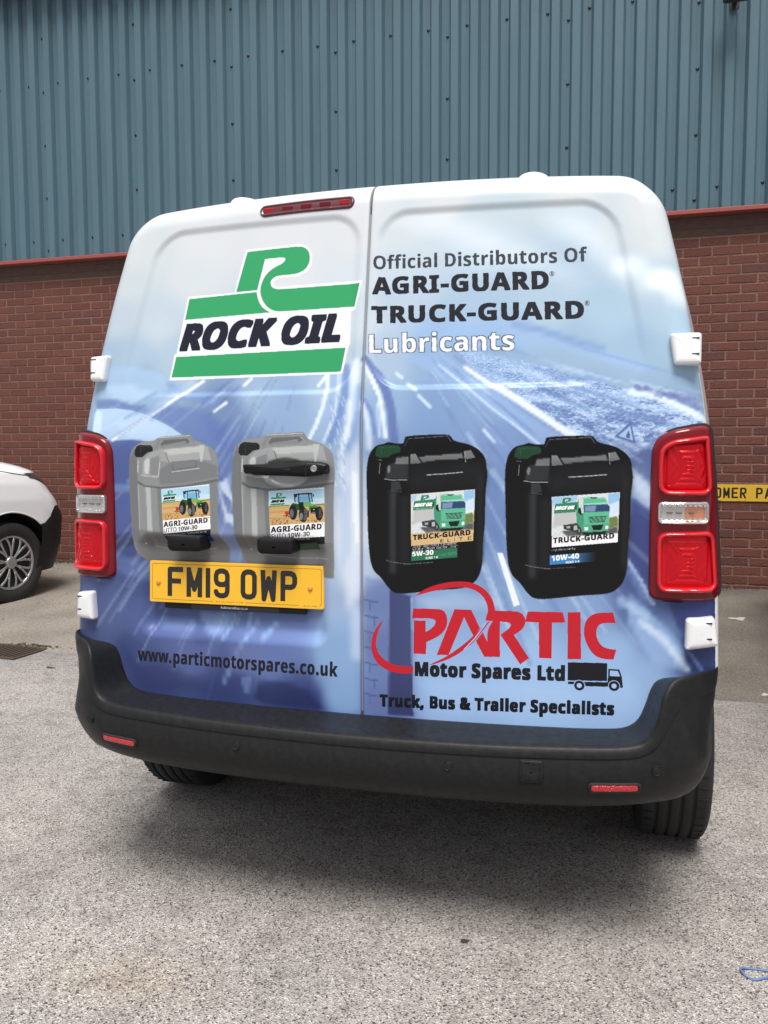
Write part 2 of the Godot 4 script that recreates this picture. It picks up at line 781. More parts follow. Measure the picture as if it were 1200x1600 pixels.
# ---------------------------------------------------------------- warehouse
const WALL_YAW := 0.0139
const WALL_Z := -5.0551
func build_warehouse() -> void:
	var w := thing("warehouse", "industrial unit with brown brick wall below blue-green ribbed metal cladding", "building", Vector3(0, 0, WALL_Z), -WALL_YAW)
	# local: x along the wall, z out of it; the faces of the bricks lie at z = 0
	var mortar := paint(lin(0.225, 0.135, 0.108), 0.95)
	mortar.normal_enabled = true
	mortar.normal_texture = noise_tex(256, noise(FastNoiseLite.TYPE_SIMPLEX_SMOOTH, 0.12, 4, 4), null, 5.0)
	mortar.uv1_triplanar = true
	mortar.uv1_scale = Vector3(2, 2, 2)
	var st := st_new()
	add_box(st, Transform3D(Basis(), Vector3(-1.6, 1.48, -0.165)), Vector3(19.0, 3.16, 0.322))
	obj("mortar_wall", done(st), mortar, w)

	# bricks: a few shapes, a few tones
	var tones: Array = []
	var grain := noise_tex(256, noise(FastNoiseLite.TYPE_SIMPLEX_SMOOTH, 0.06, 14, 5), ramp([[0.0, Color(0.80, 0.79, 0.79)], [0.5, Color(0.94, 0.94, 0.94)], [1.0, Color(1, 1, 1)]]))
	var pits := noise_tex(256, noise(FastNoiseLite.TYPE_SIMPLEX_SMOOTH, 0.15, 15, 4), null, 6.0)
	for c in [[0.142, 0.050, 0.037], [0.128, 0.046, 0.035], [0.150, 0.055, 0.039], [0.126, 0.047, 0.036], [0.137, 0.052, 0.040], [0.154, 0.054, 0.038], [0.112, 0.044, 0.036]]:
		var m := paint(lin(c[0] * 1.16, c[1] * 1.08, c[2] * 1.06), 0.82)
		m.resource_name = "brick"
		m.albedo_texture = grain
		m.normal_enabled = true
		m.normal_texture = pits
		m.normal_scale = 0.6
		m.uv1_triplanar = true
		m.uv1_world_triplanar = true
		m.uv1_scale = Vector3(2.3, 2.3, 2.3)
		tones.append(m)
	var meshes: Array = []
	for k in 4:
		var s := st_new()
		s.set_smooth_group(-1)
		add_box(s, Transform3D(), Vector3(0.2085 - 0.0012 * k, 0.0655 - 0.0006 * (k % 2), 0.05), 0.0035 + 0.0008 * (k % 3))
		meshes.append(done(s))
	const PITCH := 0.2178
	const COURSE := 0.0748
	var rest: Array = []
	var single: Array = []
	for k in 38:
		var y := 2.562 - COURSE * (k - 4)
		if y > 2.90:
			continue
		if y < 0.06:
			break
		var x0 := -5.064 + (PITCH * 0.5 if k % 2 == 0 else 0.0) - (0.0108 if k % 2 else 0.0)
		for i in range(-24, 58):
			var x := x0 + PITCH * (i + 0.5) + rng.randf_range(-0.0022, 0.0022)
			var p := Vector3(x, y + rng.randf_range(-0.001, 0.001), -0.025 + rng.randf_range(-0.0015, 0.0012))
			var seen := 9.0
			if x > 0.85 and x < 2.15:
				seen = x - 0.85 if x > 1.0 or y > 1.5 else 9.0
				if y < 0.9 and x < 1.45:
					seen = 9.0
			elif x > -5.5 and x < -3.75 and y > 0.25:
				seen = 2.0 - x * 0.5 if x < -4.0 or y < 2.2 else 2.0 - x * 0.5
				if x < -4.85 and y < 1.0:
					seen = 9.0
			if seen < 8.5:
				single.append([seen, p, k])
			else:
				rest.append(p)
	single.sort_custom(func(p, q): return p[0] < q[0])
	for k in single.size():
		if k < 300:
			var b := obj("brick", meshes[rng.randi() % 4], tones[(rng.randi() % 7) if rng.randf() < 0.4 else rng.randi() % 3], w, Transform3D(Basis(Vector3(0, 0, 1), rng.randf_range(-0.004, 0.004)), single[k][1]))
			b.rotation.x = rng.randf_range(-0.01, 0.01)
		else:
			rest.append(single[k][1])
	var mm := MultiMesh.new()
	mm.transform_format = MultiMesh.TRANSFORM_3D
	mm.use_colors = true
	mm.mesh = meshes[0]
	mm.instance_count = rest.size()
	var shades: Array = [[0.142, 0.050, 0.037], [0.128, 0.046, 0.035], [0.150, 0.055, 0.039], [0.126, 0.047, 0.036], [0.137, 0.052, 0.040], [0.154, 0.054, 0.038]]
	for k in rest.size():
		mm.set_instance_transform(k, Transform3D(Basis(Vector3(0, 0, 1), rng.randf_range(-0.004, 0.004)), rest[k]))
		var c: Array = shades[rng.randi() % 6]
		mm.set_instance_color(k, Color(c[0] * 1.16, c[1] * 1.08, c[2] * 1.06))
	var rm: StandardMaterial3D = tones[0].duplicate()
	rm.albedo_color = Color.WHITE
	rm.vertex_color_use_as_albedo = true
	var mi := MultiMeshInstance3D.new()
	mi.name = "further_bricks"
	mi.multimesh = mm
	mi.material_override = rm
	mi.set_meta("kind", "stuff")
	w.add_child(mi)

	# the plain board that closes the top of the brickwork
	var board := paint(lin(0.105, 0.062, 0.048), 0.85)
	board.albedo_texture = grain
	board.uv1_triplanar = true
	board.uv1_scale = Vector3(0.7, 3, 1)
	st = st_new()
	add_box(st, Transform3D(Basis(), Vector3(-1.6, 2.936, -0.02)), Vector3(19.0, 0.055, 0.046), 0.003)
	obj("closing_board", done(st), board, w)
	st = st_new()
	add_box(st, Transform3D(Basis(), Vector3(-1.6, 3.013, -0.022)), Vector3(19.0, 0.092, 0.046), 0.003)
	obj("closing_board", done(st), board, w)

	# cladding, one sheet to each metre
	const SHEET := 0.991
	var teal := paint(lin(0.092, 0.163, 0.205), 0.55)
	teal.resource_name = "plastic-coated steel"
	teal.metallic_specular = 0.4
	teal.roughness_texture = noise_tex(256, noise(FastNoiseLite.TYPE_SIMPLEX_SMOOTH, 0.02, 31, 4), ramp([[0.0, Color(0.8, 0.8, 0.8)], [1.0, Color(1, 1, 1)]]))
	teal.albedo_texture = noise_tex(512, noise(FastNoiseLite.TYPE_SIMPLEX_SMOOTH, 0.01, 33, 5), ramp([[0.0, Color(0.93, 0.935, 0.94)], [0.5, Color(0.98, 0.98, 0.98)], [1.0, Color(1, 1, 1)]]))
	teal.uv1_triplanar = true
	teal.uv1_world_triplanar = true
	teal.uv1_scale = Vector3(0.6, 0.12, 0.6)
	var rib := SHEET / 6.0
	var prof := PackedVector2Array()
	# a pan (deep) with a small stiffening crease, then a crown (proud), six times; x, depth
	for k in 6:
		var x := rib * k
		for q in [[0.0, 0.0], [0.019, 0.0], [0.0215, 0.0016], [0.0265, 0.0016], [0.029, 0.0], [0.049, 0.0], [0.066, 0.039], [0.069, 0.042], [0.129, 0.042], [0.132, 0.039], [0.149, 0.0]]:
			prof.append(Vector2(x + q[0] * rib / 0.165, q[1]))
	prof.append(Vector2(SHEET, 0.0))
	st = st_new()
	for k in prof.size() - 1:
		var a := prof[k]
		var b := prof[k + 1]
		quad(st, Vector3(a.x, 3.097, a.y), Vector3(a.x, 5.60, a.y), Vector3(b.x, 5.60, b.y), Vector3(b.x, 3.097, b.y))
	var sheet := done(st)
	var screw_mat := paint(lin(0.010, 0.014, 0.018), 0.5)
	var screw := lathe(PackedVector2Array([Vector2(0.0135, 0.0), Vector2(0.0135, 0.002), Vector2(0.008, 0.003), Vector2(0.008, 0.008), Vector2(0.0, 0.0085)]), 10)
	var first := -4.6353 - 6.0 * SHEET
	for i in 19:
		var o := obj("cladding_sheet", sheet, teal, w, Transform3D(Basis(), Vector3(first + SHEET * i - 0.0325, 0, 0.025 + 0.0012 * (i % 2))))
		var shown := i >= 5 and i <= 12
		if not shown:
			continue
		var turn := Basis(Vector3(0, 1, 0), -PI / 2)
		for j in 5:
			var yy := 5.1817 - 0.4989 * j
			if j == 4 and i % 2 == 1:
				yy += 0.004
			obj("screw", screw, screw_mat, o, Transform3D(turn, Vector3(0.0325, yy, 0.0005)))
		for yy in [4.755, 3.277]:
			for k in 3:
				obj("screw", screw, screw_mat, o, Transform3D(turn, Vector3(0.0325 + rib * (2 * k + 1), yy + 0.003 * (k % 2), 0.0005)))

	# red trim under the cladding and the eaves above
	var red := paint(lin(0.30, 0.070, 0.062), 0.5)
	st = st_new()
	add_box(st, Transform3D(Basis(), Vector3(-1.6, 3.078, 0.048)), Vector3(19.0, 0.034, 0.108), 0.004)
	add_box(st, Transform3D(Basis(), Vector3(-1.6, 3.103, -0.005)), Vector3(19.0, 0.014, 0.03))
	obj("drip_trim", done(st), red, w)
	st = st_new()
	add_box(st, Transform3D(Basis(), Vector3(-1.6, 5.71, 0.13)), Vector3(19.0, 0.26, 0.16), 0.02)
	obj("eaves_gutter", done(st), red, w)
	st = st_new()
	add_box(st, Transform3D(Basis(Vector3(1, 0, 0), 0.1), Vector3(-1.6, 6.42, -4.0)), Vector3(19.4, 0.12, 8.6), 0.02)
	obj("roof", done(st), paint(lin(0.2, 0.2, 0.2), 0.7), w)
	st = st_new()
	add_box(st, Transform3D(Basis(), Vector3(-1.6, 2.9, -4.3)), Vector3(18.8, 5.8, 7.9))
	obj("inner_block", done(st), dark, w)

	# floodlight whose underside just shows at the top of the picture
	var fl := thing("floodlight", "dark wall floodlight fixed high on the cladding at the top right", "light", w.transform * Vector3(1.56, 4.525, 0.077), -WALL_YAW)
	st = st_new()
	add_box(st, Transform3D(Basis(Vector3(1, 0, 0), 0.35), Vector3(0, 0.11, 0.15)), Vector3(0.19, 0.15, 0.10), 0.012)
	obj("lamp_body", done(st), paint(lin(0.015, 0.016, 0.018), 0.5), fl)
	st = st_new()
	add_box(st, Transform3D(Basis(), Vector3(0, 0.10, 0.045)), Vector3(0.03, 0.05, 0.10), 0.003)
	add_box(st, Transform3D(Basis(), Vector3(0, 0.10, 0.004)), Vector3(0.07, 0.12, 0.008), 0.002)
	obj("bracket", done(st), paint(lin(0.02, 0.02, 0.022), 0.5), fl)

	# yellow parking sign
	build_sign(w)


func build_sign(w: Node3D) -> void:
	const X0 := 1.215
	const X1 := 2.345
	const Y0 := 0.804
	const Y1 := 0.939
	var s := thing("parking_sign", "long yellow customer parking sign with black letters on the brick wall", "sign", w.transform * Vector3((X0 + X1) * 0.5, Y0, 0.0), -WALL_YAW)
	var k := 1800.0
	var c := Canvas.new(int((X1 - X0) * k), int((Y1 - Y0) * k), rgb8(214, 172, 52), Transform2D(Vector2(k, 0), Vector2(0, -k), Vector2(-X0 * k, Y1 * k)))
	var ink := rgb8(22, 21, 20)
	var x := 1.274
	for ch in "CUSTOMER PARKING":
		if ch == " ":
			x = 1.833
			continue
		glyph(c, ch, Vector2(x, 0.829), 0.049, 0.088, 0.0145, ink)
		x += 0.029 if ch == "I" else 0.0628
	for p in [Vector2(1.745, 0.872), Vector2(1.24, 0.872), Vector2(2.32, 0.872), Vector2(1.755, 0.812), Vector2(1.755, 0.93)]:
		c.poly(Canvas.ring(p, Vector2(0.0035, 0.0035), 10), rgb8(70, 58, 30))
	c.line(PackedVector2Array([Vector2(1.53, 0.809), Vector2(1.575, 0.808)]), 0.003, rgb8(60, 50, 30))
	c.line(PackedVector2Array([Vector2(1.70, 0.807), Vector2(1.72, 0.807)]), 0.003, rgb8(90, 74, 36))
	var m := paint(Color.WHITE, 0.42)
	m.albedo_texture = ImageTexture.create_from_image(c.im)
	var st := st_new()
	var hw := (X1 - X0) * 0.5
	var h := Y1 - Y0
	add_box(st, Transform3D(Basis(), Vector3(0, h * 0.5, 0.0035)), Vector3(hw * 2, h, 0.005), 0.0012)
	obj("backing_plate", done(st), paint(rgb8(214, 172, 52), 0.5), s)
	st = SurfaceTool.new()
	st.begin(Mesh.PRIMITIVE_TRIANGLES)
	st.set_normal(Vector3(0, 0, 1))
	var e := 0.002
	var vs: Array = [Vector3(-hw + e, e, 0.0068), Vector3(-hw + e, h - e, 0.0068), Vector3(hw - e, h - e, 0.0068), Vector3(hw - e, e, 0.0068)]
	var us: Array = [Vector2(0, 1), Vector2(0, 0), Vector2(1, 0), Vector2(1, 1)]
	for i in [0, 1, 2, 0, 2, 3]:
		st.set_uv(us[i])
		st.add_vertex(vs[i])
	obj("sign_face", st.commit(), m, s)


# plate lettering: strokes in a box w x h from the left-bottom corner
func glyph(c: Canvas, ch: String, at: Vector2, w: float, h: float, t: float, ink: Color) -> void:
	var l := t * 0.5
	var r := w - t * 0.5
	var b := t * 0.5
	var u := h - t * 0.5
	var k := minf(w, h) * 0.24
	var mid := h * 0.5
	var strokes: Array = []
	var oct := func(x0: float, y0: float, x1: float, y1: float) -> Array:
		return [[x0, y0 + k], [x0, y1 - k], [x0 + k * 0.3, y1 - k * 0.3], [x0 + k, y1], [x1 - k, y1], [x1 - k * 0.3, y1 - k * 0.3], [x1, y1 - k], [x1, y0 + k], [x1 - k * 0.3, y0 + k * 0.3], [x1 - k, y0], [x0 + k, y0], [x0 + k * 0.3, y0 + k * 0.3], [x0, y0 + k]]
	match ch:
		"F": strokes = [[[l, 0], [l, u], [w, u]], [[l, mid + t * 0.1], [w * 0.86, mid + t * 0.1]]]
		"E": strokes = [[[w, u], [l, u], [l, b], [w, b]], [[l, mid], [w * 0.88, mid]]]
		"M": strokes = [[[l, 0], [l, h]], [[r, 0], [r, h]], [[l, u], [w * 0.5, h * 0.26], [r, u]]]
		"W": strokes = [[[l, h], [w * 0.22, b * 0.5], [w * 0.5, h * 0.72], [w * 0.78, b * 0.5], [r, h]]]
		"1", "I": strokes = [[[t * 0.5, 0], [t * 0.5, h]]]
		"9":
			strokes = [oct.call(l, h * 0.46, r, u), [[r, h * 0.7], [r, b + k], [r - k * 0.3, b + k * 0.3], [r - k, b], [l + k, b], [l + k * 0.3, b + k * 0.3], [l, b + k * 0.9], [l, h * 0.22]]]
		"O": strokes = [oct.call(l, b, r, u)]
		"P": strokes = [[[l, 0], [l, u], [r - k, u], [r - k * 0.3, u - k * 0.3], [r, u - k], [r, h * 0.46 + k], [r - k * 0.3, h * 0.46 + k * 0.3], [r - k, h * 0.46], [l, h * 0.46]]]
		"R": strokes = [[[l, 0], [l, u], [r - k, u], [r - k * 0.3, u - k * 0.3], [r, u - k], [r, h * 0.47 + k], [r - k * 0.3, h * 0.47 + k * 0.3], [r - k, h * 0.47], [l, h * 0.47]], [[w * 0.45, h * 0.47], [r, 0]]]
		"A": strokes = [[[l, 0], [w * 0.5, u], [r, 0]], [[w * 0.22, h * 0.28], [w * 0.78, h * 0.28]]]
		"C": strokes = [[[r, h * 0.68], [r, u - k], [r - k, u], [l + k, u], [l, u - k], [l, b + k], [l + k, b], [r - k, b], [r, b + k], [r, h * 0.32]]]
		"U": strokes = [[[l, h], [l, b + k], [l + k, b], [r - k, b], [r, b + k], [r, h]]]
		"S": strokes = [[[r, h * 0.74], [r, u - k], [r - k, u], [l + k, u], [l, u - k], [l, mid + k], [l + k, mid], [r - k, mid], [r, mid - k], [r, b + k], [r - k, b], [l + k, b], [l, b + k], [l, h * 0.26]]]
		"T": strokes = [[[0, u], [w, u]], [[w * 0.5, 0], [w * 0.5, u]]]
		"K": strokes = [[[l, 0], [l, h]], [[l, mid * 0.9], [r, h]], [[w * 0.38, mid * 1.05], [r, 0]]]
		"N": strokes = [[[l, 0], [l, h]], [[r, 0], [r, h]], [[l, u], [r, b]]]
		"G": strokes = [[[r, h * 0.72], [r, u - k], [r - k, u], [l + k, u], [l, u - k], [l, b + k], [l + k, b], [r - k, b], [r, b + k], [r, mid * 0.9], [w * 0.55, mid * 0.9]]]
	for s in strokes:
		var pts := PackedVector2Array()
		for p in s:
			pts.append(at + Vector2(p[0], p[1]))
		# butt ends, joints filled by small rounds
		c.line(pts, t, ink, 0.0, 1.0, Transform2D(), false)


# ---------------------------------------------------------------- the printed film on the van's tail
const ART_X := -0.93
const ART_Y := 1.97
const ART_W := 1.86
const ART_H := 1.54
const GAIN := [1.03, 1.01, 0.93, 0.94, 0.865, 0.845]     # photographed tone -> print tone, by height
func film_base() -> Image:
	# photographed colours of the print, here and there, spread smoothly between
	var spots: Array = [
		[Vector2(-0.7450, 1.9222), 240,241,246], [Vector2(-0.2395, 1.9010), 240,241,246], [Vector2(-0.0178, 1.8782), 240,241,247], [Vector2(0.2031, 1.8773), 238,241,247], [Vector2(0.5221, 1.8597), 238,240,245], [Vector2(0.6735, 1.7919), 236,239,245],
		[Vector2(-0.6815, 1.7858), 232,236,241], [Vector2(-0.4748, 1.7906), 238,240,246], [Vector2(-0.2289, 1.7908), 239,240,247], [Vector2(-0.0303, 1.7758), 236,239,247], [Vector2(0.0716, 1.7867), 228,236,246], [Vector2(0.2873, 1.7882), 216,230,245], [Vector2(0.5236, 1.7719), 208,226,244], [Vector2(0.6145, 1.7654), 222,232,243], [Vector2(0.6963, 1.7114), 232,236,242],
		[Vector2(-0.7044, 1.6951), 222,230,238], [Vector2(-0.5071, 1.7024), 231,236,244], [Vector2(-0.2223, 1.6852), 236,239,247], [Vector2(-0.0246, 1.6726), 229,237,247], [Vector2(0.0761, 1.6848), 214,228,246], [Vector2(0.2900, 1.7052), 206,224,244], [Vector2(0.5251, 1.6913), 194,217,242], [Vector2(0.6749, 1.6499), 198,219,241], [Vector2(0.7486, 1.6172), 206,223,241],
		[Vector2(-0.7256, 1.5863), 206,220,237], [Vector2(-0.5965, 1.5811), 212,226,241], [Vector2(-0.5276, 1.4712), 190,210,236], [Vector2(-0.0182, 1.5540), 222,233,246], [Vector2(0.0798, 1.6008), 200,219,244], [Vector2(0.2937, 1.5905), 184,207,240], [Vector2(0.4665, 1.5666), 192,214,241], [Vector2(0.6025, 1.5607), 184,210,239], [Vector2(0.7339, 1.5389), 190,214,240], [Vector2(0.7783, 1.4626), 178,205,236],
		[Vector2(-0.7473, 1.4782), 176,198,228], [Vector2(-0.6851, 1.4760), 184,206,234], [Vector2(-0.6592, 1.4038), 160,186,224], [Vector2(-0.2959, 1.3784), 172,196,236], [Vector2(-0.0794, 1.3733), 186,208,242], [Vector2(-0.0127, 1.4375), 205,222,245], [Vector2(0.0523, 1.4529), 188,209,242], [Vector2(0.1847, 1.4650), 160,188,232], [Vector2(0.3130, 1.4768), 158,186,230], [Vector2(0.5292, 1.4696), 172,198,234], [Vector2(0.6770, 1.4646), 172,200,235],
		[Vector2(-0.7669, 1.3347), 168,196,230], [Vector2(-0.5936, 1.3317), 160,188,228], [Vector2(-0.3817, 1.3283), 130,152,205], [Vector2(-0.1992, 1.3254), 158,185,232], [Vector2(-0.0420, 1.3230), 172,198,240], [Vector2(0.0595, 1.3215), 160,188,236], [Vector2(0.1910, 1.3195), 142,172,226], [Vector2(0.3183, 1.3177), 150,178,230], [Vector2(0.5319, 1.3299), 150,176,224], [Vector2(0.6782, 1.3427), 166,194,232], [Vector2(0.7930, 1.3114), 158,186,226],
		[Vector2(-0.7008, 1.2273), 120,140,196], [Vector2(-0.6713, 1.1920), 90,105,165], [Vector2(-0.3788, 1.2432), 118,138,200], [Vector2(-0.3804, 1.1410), 100,118,182], [Vector2(-0.0401, 1.2577), 168,194,238], [Vector2(-0.0062, 1.1271), 190,206,236], [Vector2(0.0615, 1.2408), 142,166,220], [Vector2(0.1922, 1.2718), 140,168,226], [Vector2(0.3355, 1.2393), 140,166,226], [Vector2(0.3364, 1.1299), 122,146,206], [Vector2(0.5626, 1.2685), 142,164,214], [Vector2(0.6799, 1.2226), 104,120,180], [Vector2(0.6817, 1.1323), 120,138,196],
		[Vector2(-0.7052, 1.0852), 80,92,152], [Vector2(-0.7097, 0.9416), 72,84,142], [Vector2(-0.3820, 1.0553), 120,134,190], [Vector2(-0.4031, 0.9662), 140,154,206], [Vector2(-0.0154, 1.0119), 206,216,236], [Vector2(-0.0074, 0.8961), 190,204,234], [Vector2(0.3372, 1.0195), 118,142,204], [Vector2(0.3536, 0.9247), 132,158,214], [Vector2(0.6842, 1.0111), 70,76,136], [Vector2(0.6933, 0.9196), 78,90,150],
		[Vector2(-0.7869, 0.8294), 92,102,160], [Vector2(-0.6433, 0.8534), 78,88,146], [Vector2(-0.6451, 0.7631), 86,98,158], [Vector2(-0.4979, 0.7485), 92,104,166], [Vector2(-0.2123, 0.7722), 104,120,180], [Vector2(-0.0426, 0.7943), 166,186,226], [Vector2(0.0435, 0.8316), 112,124,184], [Vector2(0.1938, 0.8055), 148,174,224], [Vector2(0.3858, 0.8302), 146,174,226], [Vector2(0.5696, 0.8223), 140,166,220], [Vector2(0.6875, 0.8426), 92,108,168], [Vector2(0.8318, 0.8471), 60,66,124],
		[Vector2(-0.7693, 0.7200), 90,98,150], [Vector2(-0.6876, 0.6518), 70,78,132], [Vector2(-0.4856, 0.6832), 90,100,158], [Vector2(-0.2579, 0.6972), 100,116,176], [Vector2(-0.0432, 0.6929), 132,162,214], [Vector2(0.0431, 0.7148), 96,106,164], [Vector2(0.1940, 0.7070), 150,178,228], [Vector2(0.4182, 0.7038), 156,186,234], [Vector2(0.6307, 0.7312), 152,182,230], [Vector2(0.7327, 0.7673), 120,144,202], [Vector2(0.8197, 0.7405), 62,70,128],
		[Vector2(-0.6077, 0.5754), 60,68,118], [Vector2(-0.3914, 0.5651), 58,66,120], [Vector2(-0.1506, 0.5571), 58,66,126], [Vector2(-0.0440, 0.5737), 122,152,208], [Vector2(0.0426, 0.5717), 92,104,164], [Vector2(0.2271, 0.5936), 150,180,230], [Vector2(0.4658, 0.6103), 156,188,235], [Vector2(0.6621, 0.6389), 158,188,235], [Vector2(0.7056, 0.6728), 148,176,226]]
	var w := 93
	var h := 77
	var im := Image.create(w, h, false, Image.FORMAT_RGBA8)
	for j in h:
		for i in w:
			var p := Vector2(ART_X + ART_W * (i + 0.5) / w, ART_Y - ART_H * (j + 0.5) / h)
			var sum := Vector3.ZERO
			var tot := 0.0
			for s in spots:
				var d: float = p.distance_squared_to(s[0]) + 0.0006
				var k := 1.0 / (d * d)
				sum += Vector3(s[1], s[2], s[3]) * k
				tot += k
			sum /= tot
			sum *= pick([0.5, 0.65, 0.82, 1.0, 1.25, 1.9], GAIN, p.y)
			im.set_pixel(i, j, rgb8(mini(255, int(sum.x)), mini(255, int(sum.y)), mini(255, int(sum.z))))
	return im


func motorway(c: Canvas) -> void:
	var pale := rgb8(232, 238, 248)
	# --- left door: reflections in the bonnet of a passing car
	c.poly(P([-769,1452,-675,1454,-582,1433,-542,1405,-576,1362,-665,1345,-727,1361,-764,1366,-779,1407]), rgb8(158,184,220), 14.0, 0.75)
	c.poly(P([-756,1402,-669,1404,-597,1376,-655,1355,-727,1365]), rgb8(176,202,232), 16.0, 0.6)
	c.poly(P([-561,1408,-503,1391,-455,1373,-383,1350,-429,1338,-497,1356,-550,1384]), rgb8(118,142,198), 12.0, 0.6)
	c.poly(P([-782,1360,-717,1361,-660,1345,-594,1339,-525,1343,-467,1330,-399,1302,-347,1260,-319,1218,-311,1141,-381,1115,-398,1175,-426,1218,-502,1263,-552,1291,-607,1314,-659,1330,-710,1337,-776,1337]), rgb8(106,122,182), 10.0, 0.85)
	c.poly(P([-447,1321,-380,1286,-342,1235,-352,1175,-388,1226,-426,1269]), rgb8(98,112,180), 16.0, 0.6)
	c.poly(P([-785,1322,-773,1336,-710,1337,-659,1330,-608,1314,-552,1290,-501,1261,-590,1242,-660,1249,-711,1247,-773,1254,-786,1270]), rgb8(174,200,233), 2.5, 0.95)
	c.poly(P([-776,1335,-756,1326,-757,1272,-779,1263,-786,1281]), rgb8(198,224,246), 6.0, 0.8)
	c.poly(P([-723,1303,-612,1310,-542,1279,-590,1253,-670,1258]), rgb8(184,206,238), 10.0, 0.6)
	c.poly(P([-723,1247,-650,1249,-590,1242,-521,1244,-523,1175,-594,1069,-662,979,-730,959,-735,1112]), rgb8(88,100,164), 7.0, 0.75)
	c.poly(P([-721,1227,-660,1245,-664,1112,-720,1112]), rgb8(80,94,158), 14.0, 0.6)
	c.line(P([-735,1112,-663,1121]), 0.016, rgb8(128,150,206), 12.0, 0.7)
	c.poly(P([-734,986,-667,992,-648,961,-730,945]), rgb8(58,60,92), 7.0, 0.75)
	c.poly(P([-736,936,-629,915,-544,881,-585,843,-671,871,-759,885]), rgb8(104,118,178), 14.0, 0.6)
	c.line(P([-661,1280,-555,1353,-485,1398]), 0.030, rgb8(190,212,240), 16.0, 0.45)
	c.line(P([-721,1249,-646,1291,-574,1332,-502,1376,-451,1407]), 0.0085, rgb8(226,236,248), 6.0, 0.95)
	c.line(P([-643,1324,-595,1354,-531,1392]), 0.012, rgb8(150,176,220), 8.0, 0.5)
	for q in [P([-411,1324,-377,1346]), P([-330,1393,-311,1410]), P([-121,1387,-101,1412])]:
		c.line(q, 0.009, pale, 5.0, 0.8)
	c.poly(P([-399,1132,-371,1145,-344,1069,-345,1017,-380,1030,-390,1081]), rgb8(206,218,240), 10.0, 0.8)
	c.poly(P([-396,1126,-358,1081,-345,1043,-373,1055]), rgb8(70,86,150), 8.0, 0.6)
	# crash barriers at the middle
	c.line(P([-97,1439,-96,1376,-103,1332,-121,1283,-143,1240]), 0.012, pale, 7.0, 0.7)
	c.line(P([-82,1420,-80,1357,-90,1307]), 0.016, rgb8(150,172,220), 10.0, 0.6)
	c.line(P([-66,1444,-64,1356,-71,1307,-97,1243]), 0.009, rgb8(220,230,246), 7.0, 0.7)
	c.line(P([-48,1431,-46,1362,-61,1301,-81,1243]), 0.020, rgb8(104,128,194), 10.0, 0.7)
	c.poly(P([-33,1455,-11,1454,-12,1331,-29,1251,-55,1196,-60,1209,-37,1307]), rgb8(226,234,247), 9.0, 0.75)
	c.line(P([-9,1380,-17,1270,-39,1160,-52,1110]), 0.016, rgb8(120,144,204), 12.0, 0.55)
	c.poly(P([-61,1196,-23,1221,-1,1251,1,838,-38,799,-63,961,-56,1085]), rgb8(224,231,245), 20.0, 0.6)
	c.poly(P([-52,1110,-30,1135,-24,987,-44,899,-57,961]), rgb8(168,186,224), 14.0, 0.5)
	c.line(P([-17,1160,-11,987]), 0.012, rgb8(240,244,250), 8.0, 0.6)
	for k in 40:
		var q := Vector2(-0.0651, 1.3625) + Vector2(0.02 * sin(k * 2.3), -0.006 * k)
		c.line(PackedVector2Array([q, q + Vector2(0.004, -0.012)]), 0.004, rgb8(236, 241, 250) if k % 2 else rgb8(112, 134, 196), 3.0, 0.35)
	# below the number plate
	c.poly(P([-470,773,-364,778,-396,723,-453,715]), rgb8(140,164,214), 16.0, 0.65)
	c.line(P([-368,767,-391,709]), 0.010, rgb8(168,196,236), 9.5, 0.8)
	c.line(P([-297,764,-346,681,-392,588]), 0.010, rgb8(140,166,218), 13.3, 0.7)
	c.line(P([-246,756,-276,717]), 0.014, rgb8(150,176,224), 15.2, 0.6)
	c.poly(P([-603,755,-485,754,-485,719,-579,720]), rgb8(120,134,188), 16.0, 0.5)
	c.poly(P([-718,686,-647,619,-498,601,-363,569,-499,552,-641,555,-696,615]), rgb8(60,66,116), 22.0, 0.7)
	c.poly(P([-289,596,-216,604,-146,585,-104,534,-246,537,-304,546]), rgb8(44,50,96), 14.0, 0.75)
	c.poly(P([-360,694,-287,685,-274,631,-332,613,-392,623]), rgb8(110,112,166), 20.0, 0.5)
	c.poly(P([-132,776,0,807,0,543,-90,539,-131,640]), rgb8(136,166,214), 26.0, 0.6)
	c.line(P([-20,806,-7,688]), 0.03, rgb8(200,214,238), 26.6, 0.6)
	c.poly(P([-485,719,-443,727,-428,697,-473,687]), rgb8(72,80,132), 12.0, 0.5)
	c.poly(P([-340,606,-310,615,-315,566,-333,565]), rgb8(120,144,200), 8.0, 0.5)

	# --- right door: sky, hills, verge, carriageway
	for q in [[P([17,1824,204,1827,403,1729,577,1600,404,1676,207,1757]), 0.35], [P([430,1796,545,1803,646,1661,785,1552,646,1611,533,1721]), 0.4], [P([129,1754,299,1735,448,1673,300,1689]), 0.3]]:
		c.poly(q[0], rgb8(236,241,249), 34.0, q[1])
	c.line(P([632,1663,687,1637,756,1607,795,1579]), 0.035, rgb8(240,244,250), 41.8, 0.8)
	c.poly(P([99,1546,304,1552,509,1500,409,1459,217,1480,101,1499]), rgb8(150,182,232), 40.0, 0.5)
	# hills
	c.poly(P([364,1550,451,1516,551,1476,648,1437,716,1415,689,1400,580,1432,467,1472,365,1505]), rgb8(148,172,214), 9.0, 0.85)
	c.line(P([379,1527,451,1509,523,1481,593,1459]), 0.014, rgb8(124,148,198), 13.3, 0.8)
	c.line(P([466,1501,551,1461,648,1430,743,1399,797,1378]), 0.006, rgb8(132,156,206), 5.7, 0.8)
	c.line(P([409,1459,510,1419,622,1380]), 0.007, rgb8(150,176,220), 7.6, 0.7)
